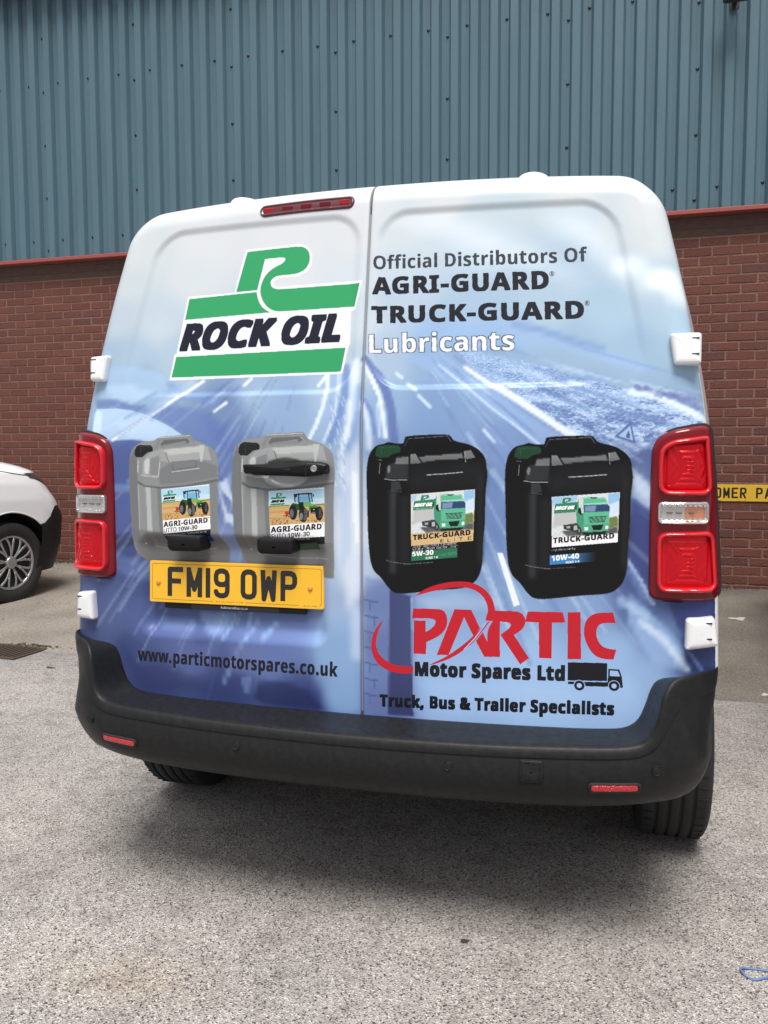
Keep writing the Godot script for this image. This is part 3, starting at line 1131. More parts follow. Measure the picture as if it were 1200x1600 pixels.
	# verge
	var verge := P([235,1488,287,1464,403,1438,543,1391,665,1357,744,1325,826,1283,827,1272,745,1265,706,1229,660,1202,587,1223,518,1258,462,1301,377,1358,303,1408,243,1458])
	c.poly(verge, rgb8(150,176,222), 8.0, 0.8)
	var vm: PackedVector2Array = c.m * verge
	var box := Rect2(vm[0], Vector2.ZERO)
	for p in vm:
		box = box.expand(p)
	var speck := RandomNumberGenerator.new()
	speck.seed = 61
	var grow := noise(FastNoiseLite.TYPE_SIMPLEX_SMOOTH, 0.012, 19, 3)
	for k in 16000:
		var p := Vector2(speck.randf_range(box.position.x, box.end.x), speck.randf_range(box.position.y, box.end.y))
		if not Geometry2D.is_point_in_polygon(p, vm):
			continue
		var g := grow.get_noise_2d(p.x * 0.6, p.y * 1.8)
		var near := (p.y - box.position.y) / box.size.y
		var col: Color
		if g + speck.randf_range(-0.25, 0.25) > 0.06:
			col = rgb8(112, 130, 186).lerp(rgb8(82, 94, 154), speck.randf() * near)
		elif speck.randf() < 0.5:
			col = rgb8(190, 208, 238)
		else:
			continue
		var s := int(2 + near * 5 * speck.randf())
		c.im.blend_rect(_dot(col, 0.55, s * 2, s), Rect2i(0, 0, s * 2, s), Vector2i(p))
	c.poly(P([626,1264,680,1229,661,1181,614,1209]), rgb8(92,104,160), 14.0, 0.55)
	c.poly(P([680,1209,712,1250,714,1168,701,1140]), rgb8(92,104,166), 14.0, 0.55)
	# hedges and the light track
	for k in 60:
		var hp := Vector2(0.6680, 1.3640) + (Vector2(0.8185, 1.3218) - Vector2(0.6680, 1.3640)) * speck.randf() + Vector2(0, speck.randf_range(-0.012, 0.012))
		c.poly(Canvas.ring(hp, Vector2(0.006, 0.005) * speck.randf_range(0.5, 1.4), 7), rgb8(104, 110, 168), 2.0, 0.5)
	c.line(P([658,1355,705,1346,744,1330,783,1311,829,1286]), 0.016, rgb8(214,228,242), 7.6, 0.9)
	for q in [P([668,1369,694,1366,704,1353,671,1357]), P([711,1353,724,1351,728,1337,710,1343]), P([763,1345,790,1344,811,1325,815,1311,783,1321,760,1333]), P([737,1349,750,1345,749,1337,737,1340])]:
		c.poly(q, rgb8(120,128,182), 7.0, 0.7)
	for q in [P([431,1420,502,1394,571,1375]), P([502,1378,585,1348,638,1335]), P([585,1327,679,1297,758,1277]), P([403,1413,460,1379,516,1356])]:
		c.line(q, 0.007, rgb8(120,142,196), 5.7, 0.6)
	# carriageway
	c.poly(P([85,1463,213,1459,311,1390,406,1309,505,1251,450,1230,306,1332,170,1416]), rgb8(150,178,230), 12.0, 0.5)
	c.line(P([266,1424,325,1384,377,1352,448,1305,518,1257,573,1223]), 0.018, rgb8(222,231,245), 7.6, 0.9)
	c.line(P([518,1257,614,1195,682,1140,715,1106]), 0.028, rgb8(206,220,242), 15.2, 0.75)
	c.line(P([192,1433,260,1382,328,1324,393,1275,450,1230]), 0.006, rgb8(196,214,244), 5.7, 0.8)
	c.line(P([236,1451,288,1416,340,1381]), 0.007, rgb8(120,142,194), 7.6, 0.7)
	for q in [P([117,1386,140,1370]), P([147,1356,178,1326]), P([313,1268,340,1238]), P([87,1414,101,1402])]:
		c.line(q, 0.008, rgb8(206,222,246), 5.7, 0.85)
	c.poly(P([333,1267,436,1223,409,1138,367,1080,345,1138]), rgb8(130,154,214), 20.0, 0.4)
	c.poly(P([641,1167,682,1140,709,1106,709,1071,662,1112]), rgb8(190,208,238), 12.0, 0.7)
	c.poly(P([662,1112,709,1071,713,890,672,931,660,1028]), rgb8(68,74,136), 16.0, 0.8)
	c.line(P([655,958,686,910,717,855]), 0.010, rgb8(170,194,232), 7.6, 0.85)
	c.line(P([666,930,700,872]), 0.02, rgb8(120,140,196), 15.2, 0.6)
	# fine streaks of speed along both carriageways
	for k in 150:
		var vp := Vector2(0.0972, 1.5378)
		var ang := lerpf(-0.25, -1.25, speck.randf())
		var r0 := speck.randf_range(0.12, 0.75)
		var dir := Vector2(cos(ang), sin(ang))
		var a := vp + dir * r0
		var e := vp + dir * (r0 + speck.randf_range(0.06, 0.22) * (0.4 + r0))
		if a.y < 0.58 or absf(a.x) > 0.84 or a.x < 0.02:
			continue
		c.line(PackedVector2Array([a, e]), speck.randf_range(0.004, 0.011) * (0.5 + r0), rgb8(206, 222, 244) if k % 5 < 3 else rgb8(96, 118, 178), 7.0, speck.randf_range(0.14, 0.34))
	for k in 130:
		var vp := Vector2(-0.1318, 1.5984)
		var ang := lerpf(PI + 0.35, PI + 1.35, speck.randf())
		var r0 := speck.randf_range(0.22, 0.95)
		var dir := Vector2(cos(ang), sin(ang))
		var a := vp + dir * r0
		var e := vp + dir * (r0 + speck.randf_range(0.05, 0.20) * (0.4 + r0))
		if a.y < 0.56 or absf(a.x) > 0.84 or a.x > -0.02 or a.y > 1.42:
			continue
		c.line(PackedVector2Array([a, e]), speck.randf_range(0.004, 0.011) * (0.5 + r0), rgb8(196, 214, 240) if k % 5 < 3 else rgb8(74, 90, 150), 7.0, speck.randf_range(0.12, 0.30))
	# near barrier by the door gap
	c.line(P([4,1449,34,1415,60,1377,77,1328,84,1276,88,1239]), 0.022, rgb8(96,112,174), 7.6, 0.85)
	c.line(P([0,1442,23,1404,46,1358,57,1306,65,1254]), 0.012, rgb8(222,230,246), 7.6, 0.85)
	c.line(P([7,1344,26,1314,34,1262]), 0.012, rgb8(104,124,188), 7.6, 0.8)
	c.line(P([2,1337,16,1299,22,1255,22,1225]), 0.014, rgb8(214,224,244), 9.5, 0.8)
	c.line(P([43,1336,50,1254]), 0.008, rgb8(200,214,240), 7.6, 0.7)
	# lane mark
	c.poly(P([348,966,362,966,405,839,390,833]), rgb8(232,238,247), 2.5, 0.95)
	# lower right
	c.poly(P([665,873,723,823,794,745,781,698,725,704,696,747,660,806]), rgb8(150,178,226), 14.0, 0.75)
	c.line(P([692,807,741,772,795,701]), 0.018, rgb8(206,222,244), 13.3, 0.8)
	c.line(P([644,857,702,822]), 0.02, rgb8(170,194,234), 15.2, 0.7)
	c.poly(P([750,861,856,861,858,809,793,811,779,788]), rgb8(60,66,124), 8.0, 0.8)
	c.poly(P([794,745,856,739,853,693,809,690]), rgb8(60,68,126), 8.0, 0.75)
	c.line(P([801,741,830,700]), 0.008, rgb8(120,146,200), 7.6, 0.7)
	# pier and wall by the door gap
	c.poly(P([10,897,142,857,139,539,8,529]), rgb8(112,126,184), 10.0, 0.55)
	c.poly(P([75,865,133,848,137,539,71,538]), rgb8(62,66,116), 6.0, 0.85)
	c.poly(P([79,661,136,659,137,539,73,539]), rgb8(58,62,108), 8.0, 0.6)
	for k in 7:
		var y := 110 + 72 * k
		var a := Vector2(0.0094, 0.8342)
		var b := Vector2(0.0092, 0.7931)
		var q := a + (b - a) * float(k)
		c.line(PackedVector2Array([q, q + Vector2(0.034, -0.004)]), 0.0035, rgb8(80, 90, 146), 3.8, 0.8)
		c.line(PackedVector2Array([q + Vector2(0.014 + 0.012 * (k % 2), 0), q + Vector2(0.014 + 0.012 * (k % 2), -0.024)]), 0.003, rgb8(84, 94, 150), 3.8, 0.7)
	for k in 3:
		c.line(P([133,845,136,733,139,551]), 0.004, rgb8(150,170,216), 5.7, 0.4)
	c.poly(P([148,631,304,647,508,644,611,629,509,567,238,547]), rgb8(168,198,240), 30.0, 0.4)
	c.poly(P([142,840,248,861,368,849,346,827,181,819]), rgb8(180,198,232), 16.0, 0.4)
	# warning sign on the verge
	c.poly(P([658,1286,670,1234,621,1249]), rgb8(90,104,164), 2.0, 0.9)
	c.poly(P([657,1275,664,1240,630,1251]), rgb8(160,182,222), 2.0, 0.95)
	c.poly(P([653,1264,657,1253,656,1245,648,1247,649,1254]), rgb8(74,88,142), 1.5, 0.9)


var dots := {}
func _dot(c: Color, alpha: float, w: int, h: int) -> Image:
	var key := "%d %d %s" % [w, h, c.to_html()]
	if not dots.has(key):
		var im := Image.create(maxi(1, w), maxi(1, h), false, Image.FORMAT_RGBA8)
		im.fill(Color(c.r, c.g, c.b, alpha))
		dots[key] = im
	return dots[key]


# the flag-like emblem, drawn in the coordinates of an enlarged view and laid down by t
func emblem(c: Canvas, t: Transform2D, green: Color, ink: Color, ground: Color, with_ground: bool, bottom_bar := true, letters := rgb8(28, 31, 46)) -> void:
	var bold := a_font(700, 2.0)
	if with_ground:
		c.poly(Q([318,578, 548,562, 534,566, 584,366, 600,366, 830,346, 866,362, 882,395, 880,440, 858,474, 822,492, 736,500, 716,512, 712,528, 726,538, 1099,514, 1070,640, 1046,650, 1048,645, 1044,792, 1038,798, 1010,918, 240,962, 262,842, 270,842, 296,698]), ground, 0.0, 1.0, t)
	c.poly(soften(Q([592,378, 820,357, 850,364, 868,385, 872,420, 858,455, 830,475, 800,483, 735,487, 710,496, 697,514, 700,535, 715,547, 740,550, 1087,527, 1063,628, 745,648, 716,646, 688,632, 664,602, 652,565, 654,535, 666,500, 690,468, 720,448, 750,434, 763,420, 762,409, 745,405, 672,412, 638,552, 543,560])), green, 0.0, 1.0, t)
	c.poly(soften(Q([325,590, 636,561, 641,590, 654,620, 674,640, 698,652, 307,685])), green, 0.0, 1.0, t)
	if bottom_bar:
		c.poly(Q([270,855, 1024,806, 1003,908, 250,948]), green, 0.0, 1.0, t)
	c.text("ROCK OIL", bold, Vector2(283, 832), Vector2(1030, 781), Vector2(283, 704), letters, 0.045, t, 2.0)


func grey_can(c: Canvas, t: Transform2D, kind: String, t_label: Transform2D) -> void:
	var f := a_font(700, 1.2, 2)
	var fr := a_font(500, 0.0)
	var body := rgb8(138, 141, 143)
	c.poly(soften(Q([92,430, 112,320, 150,262, 215,222, 235,208, 300,205, 360,200, 392,186, 432,158, 600,150, 768,146, 800,195, 900,228, 985,268, 1040,320, 1066,390, 1076,600, 1062,690, 1066,1230, 1112 if kind == "UTTO" else 1070,1285, 1150 if kind == "UTTO" else 1076,1410, 1140 if kind == "UTTO" else 1072,1580, 300,1580, 180,1480, 125,1340, 108,1100, 90,640])), body, 2.0, 1.0, t)
	var soft := func(p: Array, col: Color, blur: float, a: float): c.poly(Q(p), col, blur * 0.6, a, t)
	# left flank in shade, corner roll with its glints
	soft.call([92,430, 150,270, 180,380, 185,660, 200,1200, 250,1350, 130,1340, 105,1100, 92,700], rgb8(112, 115, 118), 5.0, 0.9)
	soft.call([186,690, 200,690, 208,1180, 262,1350, 245,1352, 196,1200], rgb8(168, 171, 172), 2.0, 0.8)
	soft.call([275,700, 330,705, 345,1200, 375,1390, 330,1380, 290,1200], rgb8(186, 189, 190), 6.0, 0.85)
	soft.call([400,715, 450,720, 470,1230, 430,1230], rgb8(112, 115, 118), 5.0, 0.7)
	soft.call([190,640, 260,690, 440,710, 700,690, 1065,620, 1068,650, 720,712, 440,728, 260,712, 190,672], rgb8(92, 95, 98), 2.0, 0.8)
	soft.call([985,660, 1062,640, 1066,1220, 990,1210], rgb8(122, 125, 128), 4.0, 0.7)
	# shoulder: bright top, darker bands
	soft.call([440,300, 520,290, 880,260, 960,270, 1000,420, 880,410, 560,440, 450,420], rgb8(172, 175, 176), 6.0, 0.75)
	soft.call([480,300, 870,265, 880,330, 540,360], rgb8(194, 197, 198), 6.0, 0.8)
	soft.call([560,440, 880,412, 1060,480, 1068,600, 700,670, 440,690, 420,600, 440,520], rgb8(116, 119, 122), 7.0, 0.75)
	soft.call([870,250, 930,250, 900,440, 880,430], rgb8(196, 199, 200), 2.5, 0.8)
	soft.call([430,290, 470,290, 545,440, 520,440, 440,420], rgb8(158, 161, 163), 2.0, 0.8)
	c.line(Q([500,330, 540,440]), 8.0, rgb8(94, 97, 100), 1.5, 0.8, t)
	soft.call([250,440, 275,380, 330,330, 430,300, 440,480, 425,595, 240,580], rgb8(164, 167, 168), 4.0, 0.8)
	soft.call([265,430, 300,390, 330,400, 310,560, 268,560], rgb8(206, 208, 209), 5.0, 0.8)
	soft.call([330,400, 430,360, 425,580, 330,580], rgb8(122, 125, 128), 6.0, 0.7)
	c.line(Q([228,578, 300,596, 420,598, 432,500, 440,430]), 7.0, rgb8(208, 210, 211), 1.5, 0.9, t)
	c.line(Q([575,440, 830,415, 838,485, 580,520, 575,440]), 6.0, rgb8(92, 95, 98), 1.5, 0.8, t)
	c.line(Q([568,545, 870,505]), 8.0, rgb8(206, 208, 209), 1.5, 0.9, t)
	c.line(Q([195,420, 188,545]), 9.0, rgb8(212, 214, 215), 1.5, 0.9, t)
	# handle
	c.line(Q([400,270, 440,180, 600,165, 765,150, 805,205]), 34.0, rgb8(128, 131, 133), 1.0, 1.0, t)
	soft.call([445,240, 480,195, 740,178, 770,215, 720,250, 470,272], rgb8(96, 99, 102), 2.0, 0.95)
	soft.call([470,250, 720,205, 740,250, 560,275, 470,280], rgb8(140, 143, 145), 4.0, 0.8)
	c.line(Q([432,170, 600,158, 765,148]), 8.0, rgb8(186, 189, 190), 1.0, 0.9, t)
	# cap
	c.poly(Q([160,300, 175,262, 210,244, 340,250, 362,275, 360,315, 300,330, 240,382, 175,380, 155,350]), rgb8(34, 36, 39), 1.0, 1.0, t)
	c.line(Q([225,270, 222,350]), 5.0, rgb8(70, 73, 76), 1.0, 0.8, t)
	c.line(Q([180,268, 340,262]), 6.0, rgb8(62, 65, 68), 1.5, 0.8, t)
	# foot
	soft.call([110,1180, 480,1230, 1064,1225, 1150 if kind == "UTTO" else 1070,1410, 1140 if kind == "UTTO" else 1066,1590, 300,1590, 170,1470], rgb8(112, 113, 114), 9.0, 0.8)
	c.line(Q([320,1385, 480,1410, 700,1418, 1010,1395]), 8.0, rgb8(164, 166, 167), 2.0, 0.8, t)
	c.line(Q([660,1510, 985,1452]), 5.0, rgb8(72, 74, 76), 1.5, 0.7, t)
	c.poly(Canvas.ring(Vector2(245, 1352), Vector2(9, 9), 10), rgb8(190, 192, 193), 1.0, 0.8, t)
	# label
	c.poly(Q([448,738, 975,680, 985,1170, 470,1232]), rgb8(246, 247, 250), 0.0, 1.0, t)
	tractor(c, t * t_label)
	var L := func(s: String, font: Font, lb: Vector2, rb: Vector2, lt: Vector2, col: Color): c.text(s, font, lb, rb, lt, col, 0.0, t * t_label)
	L.call("AGRI-GUARD", f, Vector2(98, 908), Vector2(1062, 785), Vector2(98, 790), rgb8(12, 12, 14))
	c.poly(Canvas.ring(Vector2(1076, 674), Vector2(12, 14), 10), rgb8(60, 60, 64), 0.0, 1.0, t * t_label)
	L.call(kind, fr, Vector2(104, 1030), Vector2(382, 992), Vector2(104, 934), rgb8(16, 16, 18))
	L.call("10W-30", a_font(700), Vector2(420, 985), Vector2(840, 930), Vector2(420, 896), rgb8(12, 12, 14))
	c.poly(Q([470,1232, 985,1170, 985,1245, 480,1312]), rgb8(28, 29, 31), 0.0, 1.0, t)
	if kind == "UTTO":
		L.call("Universal Tractor Transmission Oil", fr, Vector2(118, 1112), Vector2(1050, 1000), Vector2(118, 1066), rgb8(226, 228, 230))
		c.poly(Q([830,1262, 980,1245, 1010,1300, 870,1330]), rgb8(26, 58, 120), 1.0, 1.0, t)
	else:
		L.call("Super Universal Tractor Oil", fr, Vector2(118, 1112), Vector2(830, 1020), Vector2(118, 1060), rgb8(226, 228, 230))
		c.poly(Q([640,1272, 905,1240, 925,1310, 660,1340]), rgb8(52, 82, 62), 1.0, 1.0, t)
		for k in 4:
			c.line(Q([690, 1280 + 12 * k, 880, 1256 + 12 * k]), 3.0, rgb8(120, 142, 126), 1.0, 0.6, t)
	# the vehicle's own dark handle and lamps lie over it


func tractor(c: Canvas, t: Transform2D) -> void:
	var S := func(p: Array, col: Color, blur := 0.0, a := 1.0): c.poly(Q(p), col, blur, a, t)
	S.call([52,68, 1108,-30, 1112,270, 60,370], rgb8(176, 212, 236))
	S.call([56,240, 1110,150, 1112,275, 60,372], rgb8(206, 228, 238), 3.0, 0.8)
	S.call([60,372, 460,330, 1112,268, 1116,640, 72,760], rgb8(206, 168, 112))
	S.call([60,360, 440,318, 460,335, 62,380], rgb8(120, 140, 66))
	S.call([900,300, 1110,265, 1112,290, 900,325], rgb8(110, 138, 60))
	for q in [[64,440, 460,400, 0], [66,490, 480,450, 1], [70,560, 500,500, 0], [70,620, 560,580, 1]]:
		c.line(Q([q[0], q[1], q[2], q[3]]), 12.0, rgb8(172, 128, 80) if q[4] else rgb8(222, 188, 134), 1.0, 0.8, t)
	var r := RandomNumberGenerator.new()
	r.seed = 5
	for k in 26:
		var p := Vector2(r.randf_range(80, 420), r.randf_range(620, 735) )
		c.poly(Canvas.ring(p, Vector2(14, 9), 6), rgb8(116, 66, 40), 0.5, 0.9, t)
	for k in 14:
		c.poly(Canvas.ring(Vector2(r.randf_range(560, 1080), r.randf_range(590, 650)), Vector2(20, 8), 6), rgb8(120, 74, 46), 0.5, 0.9, t)
	# plough
	S.call([365,455, 450,450, 452,505, 420,540, 372,510], rgb8(206, 52, 48))
	c.line(Q([345,548, 400,540, 450,560]), 16.0, rgb8(60, 54, 50), 0.0, 1.0, t)
	c.line(Q([400,500, 392,580]), 10.0, rgb8(60, 54, 50), 0.0, 1.0, t)
	# emblem
	c.polys([Q([200,98, 300,86, 312,110, 300,140, 262,150, 250,182, 196,186])], rgb8(58, 140, 100), 0.0, 1.0, t)
	c.poly(Q([238,110, 280,106, 270,130, 238,160]), rgb8(200, 224, 236), 0.0, 1.0, t)
	S.call([104,186, 392,158, 378,192, 96,222], rgb8(58, 140, 100))
	S.call([92,316, 368,288, 358,318, 84,350], rgb8(58, 140, 100))
	S.call([96,235, 378,206, 368,272, 90,300], rgb8(238, 244, 246))
	c.text("ROCK OIL", a_font(700, 1.6), Vector2(98, 296), Vector2(378, 266), Vector2(98, 244), rgb8(10, 12, 12), 0.1, t, 3.0)
	# rear wheel, cab, bonnet, front wheels
	c.poly(Canvas.ring(Vector2(525, 465), Vector2(78, 158), 24), rgb8(32, 34, 36), 0.0, 1.0, t)
	c.poly(Canvas.ring(Vector2(500, 490), Vector2(36, 84), 20), rgb8(96, 112, 122), 0.0, 1.0, t)
	S.call([470,330, 520,280, 640,300, 660,420, 600,420, 560,320], rgb8(40, 92, 44))
	S.call([540,110, 640,90, 860,80, 880,240, 820,262, 600,270, 540,230], rgb8(148, 196, 224))
	S.call([640,150, 820,130, 820,250, 700,260, 640,250], rgb8(120, 178, 216))
	for q in [[545,112, 560,260], [628,90, 632,280], [815,95, 840,262], [868,80, 885,240]]:
		c.line(Q(q), 18.0, rgb8(24, 26, 28), 0.0, 1.0, t)
	c.line(Q([545,116, 640,98, 760,84, 870,76]), 26.0, rgb8(24, 26, 28), 0.0, 1.0, t)
	c.line(Q([900,95, 905,130]), 20.0, rgb8(24, 26, 28), 0.0, 1.0, t)
	c.poly(Canvas.ring(Vector2(574, 140), Vector2(22, 28), 12), rgb8(24, 26, 28), 0.0, 1.0, t)
	S.call([620,262, 720,255, 740,380, 820,430, 820,560, 640,420], rgb8(26, 32, 28))
	S.call([716,262, 800,250, 900,290, 930,320, 830,345, 720,338], rgb8(116, 176, 92))
	S.call([830,335, 930,315, 980,330, 980,360, 850,375, 840,440, 815,440], rgb8(70, 130, 62))
	S.call([850,370, 990,350, 1000,470, 850,480], rgb8(22, 24, 26))
	c.line(Q([852,462, 990,448]), 10.0, rgb8(150, 156, 160), 0.0, 1.0, t)
	c.poly(Canvas.ring(Vector2(915, 395), Vector2(12, 12), 10), rgb8(214, 218, 220), 0.0, 1.0, t)
	c.poly(Canvas.ring(Vector2(1015, 470), Vector2(72, 142), 24), rgb8(30, 31, 32), 0.0, 1.0, t)
	c.poly(Canvas.ring(Vector2(716, 510), Vector2(86, 150), 26), rgb8(34, 35, 36), 0.0, 1.0, t)
	c.poly(Canvas.ring(Vector2(676, 545), Vector2(36, 76), 20), rgb8(120, 128, 134), 0.0, 1.0, t)
	for k in 8:
		c.line(Q([730, 400 + 30 * k, 790, 425 + 22 * k]), 10.0, rgb8(172, 174, 172), 0.0, 0.8, t)
		c.line(Q([1010, 370 + 26 * k, 1060, 390 + 22 * k]), 8.0, rgb8(150, 152, 150), 0.0, 0.8, t)
	S.call([860,560, 900,540, 930,590, 880,610], rgb8(206, 150, 110))


func black_can(c: Canvas, t: Transform2D, elite: bool, t_label: Transform2D) -> void:
	var k := rgb8(17, 18, 20)
	c.poly(soften(Q([70,400, 85,280, 110,215, 160,160, 230,150, 265,132, 330,150, 395,148, 412,92, 480,82, 770,76, 800,98, 820,135, 960,165, 1050,225, 1088,290, 1092,360, 1102,400, 1096,480, 1084,560, 1080,860, 1066,950, 1062,1160, 1045,1240, 1020,1300, 960,1360, 880,1385, 700,1400, 430,1440, 330,1445, 270,1415, 190,1300, 140,1265, 105,1190, 90,1080, 80,900, 78,700])), k, 2.0, 1.0, t)
	var soft := func(p: Array, col: Color, blur: float, a: float): c.poly(soften(Q(p)), col, blur * 0.65, a, t)
	soft.call([280,540, 330,540, 322,1270, 276,1270], rgb8(60, 63, 66), 14.0, 0.9)
	soft.call([285,470, 360,470, 380,545, 285,550], rgb8(61, 64, 67), 5.0, 0.8)
	soft.call([240,420, 250,340, 300,310, 440,310, 440,450, 240,450], rgb8(56, 58, 62), 6.0, 0.8)
	soft.call([252,360, 270,330, 285,350, 275,400, 256,400], rgb8(140, 143, 147), 5.0, 0.8)
	soft.call([335,268, 440,262, 440,325, 320,325], rgb8(125, 128, 131), 6.0, 0.85)
	soft.call([455,240, 500,238, 550,318, 455,325], rgb8(143, 145, 149), 3.0, 0.85)
	soft.call([525,262, 890,236, 905,285, 700,290, 560,312], rgb8(122, 125, 129), 6.0, 0.9)
	soft.call([905,220, 965,212, 1000,275, 925,290], rgb8(133, 135, 139), 3.0, 0.85)
	soft.call([440,335, 1080,300, 1086,520, 440,560], rgb8(36, 38, 41), 40.0, 0.6)
	soft.call([360,600, 450,600, 450,1180, 360,1190], rgb8(34, 36, 39), 24.0, 0.7)
	soft.call([1010,420, 1080,400, 1070,1150, 1010,1180], rgb8(38, 40, 43), 24.0, 0.7)
	c.line(Q([505,240, 550,315]), 6.0, rgb8(20, 21, 23), 1.0, 0.9, t)
	c.line(Q([912,225, 920,310]), 7.0, rgb8(161, 163, 167), 1.5, 0.9, t)
	c.line(Q([448,250, 445,330, 430,455]), 6.0, rgb8(24, 25, 27), 1.0, 0.9, t)
	c.line(Q([230,450, 290,460, 425,460]), 6.0, rgb8(192, 194, 198), 1.5, 0.9, t)
	c.line(Q([592,418, 740,410, 895,397]), 8.0, rgb8(192, 194, 198), 1.5, 0.9, t)
	c.line(Q([290,552, 380,562]), 4.0, rgb8(102, 104, 108), 1.0, 0.8, t)
	c.line(Q([240,1155, 290,1170, 420,1185, 650,1165]), 5.0, rgb8(133, 135, 139), 1.5, 0.85, t)
	c.line(Q([440,108, 600,100, 770,92, 800,140]), 5.0, rgb8(122, 125, 129), 1.5, 0.85, t)
	c.line(Q([440,108, 405,170]), 5.0, rgb8(89, 92, 96), 1.5, 0.8, t)
	c.line(Q([192,315, 184,405]), 6.0, rgb8(171, 174, 177), 1.5, 0.8, t)
	c.line(Q([172,285, 205,288]), 5.0, rgb8(153, 156, 160), 1.5, 0.8, t)
	# cap
	c.poly(Q([160,190, 180,166, 260,158, 350,166, 372,185, 368,222, 300,238, 262,266, 190,268, 150,250]), rgb8(30, 66, 46), 1.0, 1.0, t)
	c.line(Q([205,190, 203,240]), 5.0, rgb8(58, 98, 76), 1.0, 0.7, t)
	c.line(Q([175,182, 350,176]), 7.0, rgb8(48, 88, 66), 1.5, 0.8, t)
	# label
	var f := a_font(700, 1.5, 2)
	var fr := a_font(500)
	c.poly(Q([458,583, 1000,540, 985,975, 458,1028]), rgb8(212, 180, 132) if elite else rgb8(244, 245, 248), 0.0, 1.0, t)
	truck(c, t * t_label, elite)
	var L := func(s: String, font: Font, lb: Vector2, rb: Vector2, lt: Vector2, col: Color): c.text(s, font, lb, rb, lt, col, 0.0, t)
	if elite:
		L.call("TRUCK-GUARD", f, Vector2(474, 978), Vector2(962, 926), Vector2(474, 932), rgb8(12, 12, 14))
		L.call("E", fr, Vector2(710, 994), Vector2(738, 990), Vector2(710, 968), rgb8(24, 20, 16))
		L.call("L", fr, Vector2(770, 988), Vector2(796, 985), Vector2(770, 962), rgb8(24, 20, 16))
		L.call("I", fr, Vector2(826, 982), Vector2(833, 981), Vector2(826, 955), rgb8(24, 20, 16))
		L.call("T", fr, Vector2(868, 976), Vector2(896, 973), Vector2(868, 948), rgb8(24, 20, 16))
		L.call("E", fr, Vector2(940, 968), Vector2(970, 964), Vector2(940, 940), rgb8(24, 20, 16))
		L.call("Low Ash / Super Extended Drain Capability", fr, Vector2(468, 1052), Vector2(845, 1012), Vector2(468, 1024), rgb8(220, 222, 225))
		L.call("Fuel Efficient / Modern Mixed Fleet Lubricant", fr, Vector2(468, 1072), Vector2(858, 1032), Vector2(468, 1046), rgb8(220, 222, 225))
		c.poly(Q([458,1078, 850,1035, 850,1118, 458,1158]), rgb8(44, 112, 84), 0.0, 1.0, t)
		L.call("5W-30", f, Vector2(468, 1118), Vector2(650, 1098), Vector2(468, 1076), rgb8(250, 251, 252))
		L.call("EURO 1-6", f, Vector2(584, 1140), Vector2(688, 1128), Vector2(584, 1120), rgb8(240, 244, 244))
		L.call("Low SAPS", fr, Vector2(702, 1110), Vector2(845, 1092), Vector2(702, 1086), rgb8(104, 156, 132))
	else:
		L.call("TRUCK-GUARD", f, Vector2(468, 972), Vector2(958, 920), Vector2(468, 924), rgb8(12, 12, 14))
		c.poly(Q([444,1006, 990,950, 990,1190, 444,1240]), k, 0.0, 1.0, t)
		L.call("Long Drain Capability", fr, Vector2(458, 1040), Vector2(650, 1020), Vector2(458, 1018), rgb8(214, 216, 219))
		for i in 20:
			var u0 := 442.0 + 19.5 * i
			c.poly(Q([u0, 1072 - 1.95 * i, u0 + 20, 1072 - 1.95 * (i + 1), u0 + 20, 1152 - 2.1 * (i + 1), u0, 1152 - 2.1 * i]), rgb8(64, 130, 192).lerp(k, clampf((i - 9) / 10.0, 0.0, 1.0)), 0.0, 1.0, t)
		L.call("10W-40", f, Vector2(456, 1120), Vector2(680, 1092), Vector2(456, 1074), rgb8(250, 251, 252))
		L.call("EURO 1-5", f, Vector2(572, 1138), Vector2(682, 1124), Vector2(572, 1119), rgb8(232, 240, 248))
		c.line(Q([240,1155, 290,1170, 420,1185, 650,1165]), 5.0, rgb8(104, 106, 109), 1.5, 0.85, t)


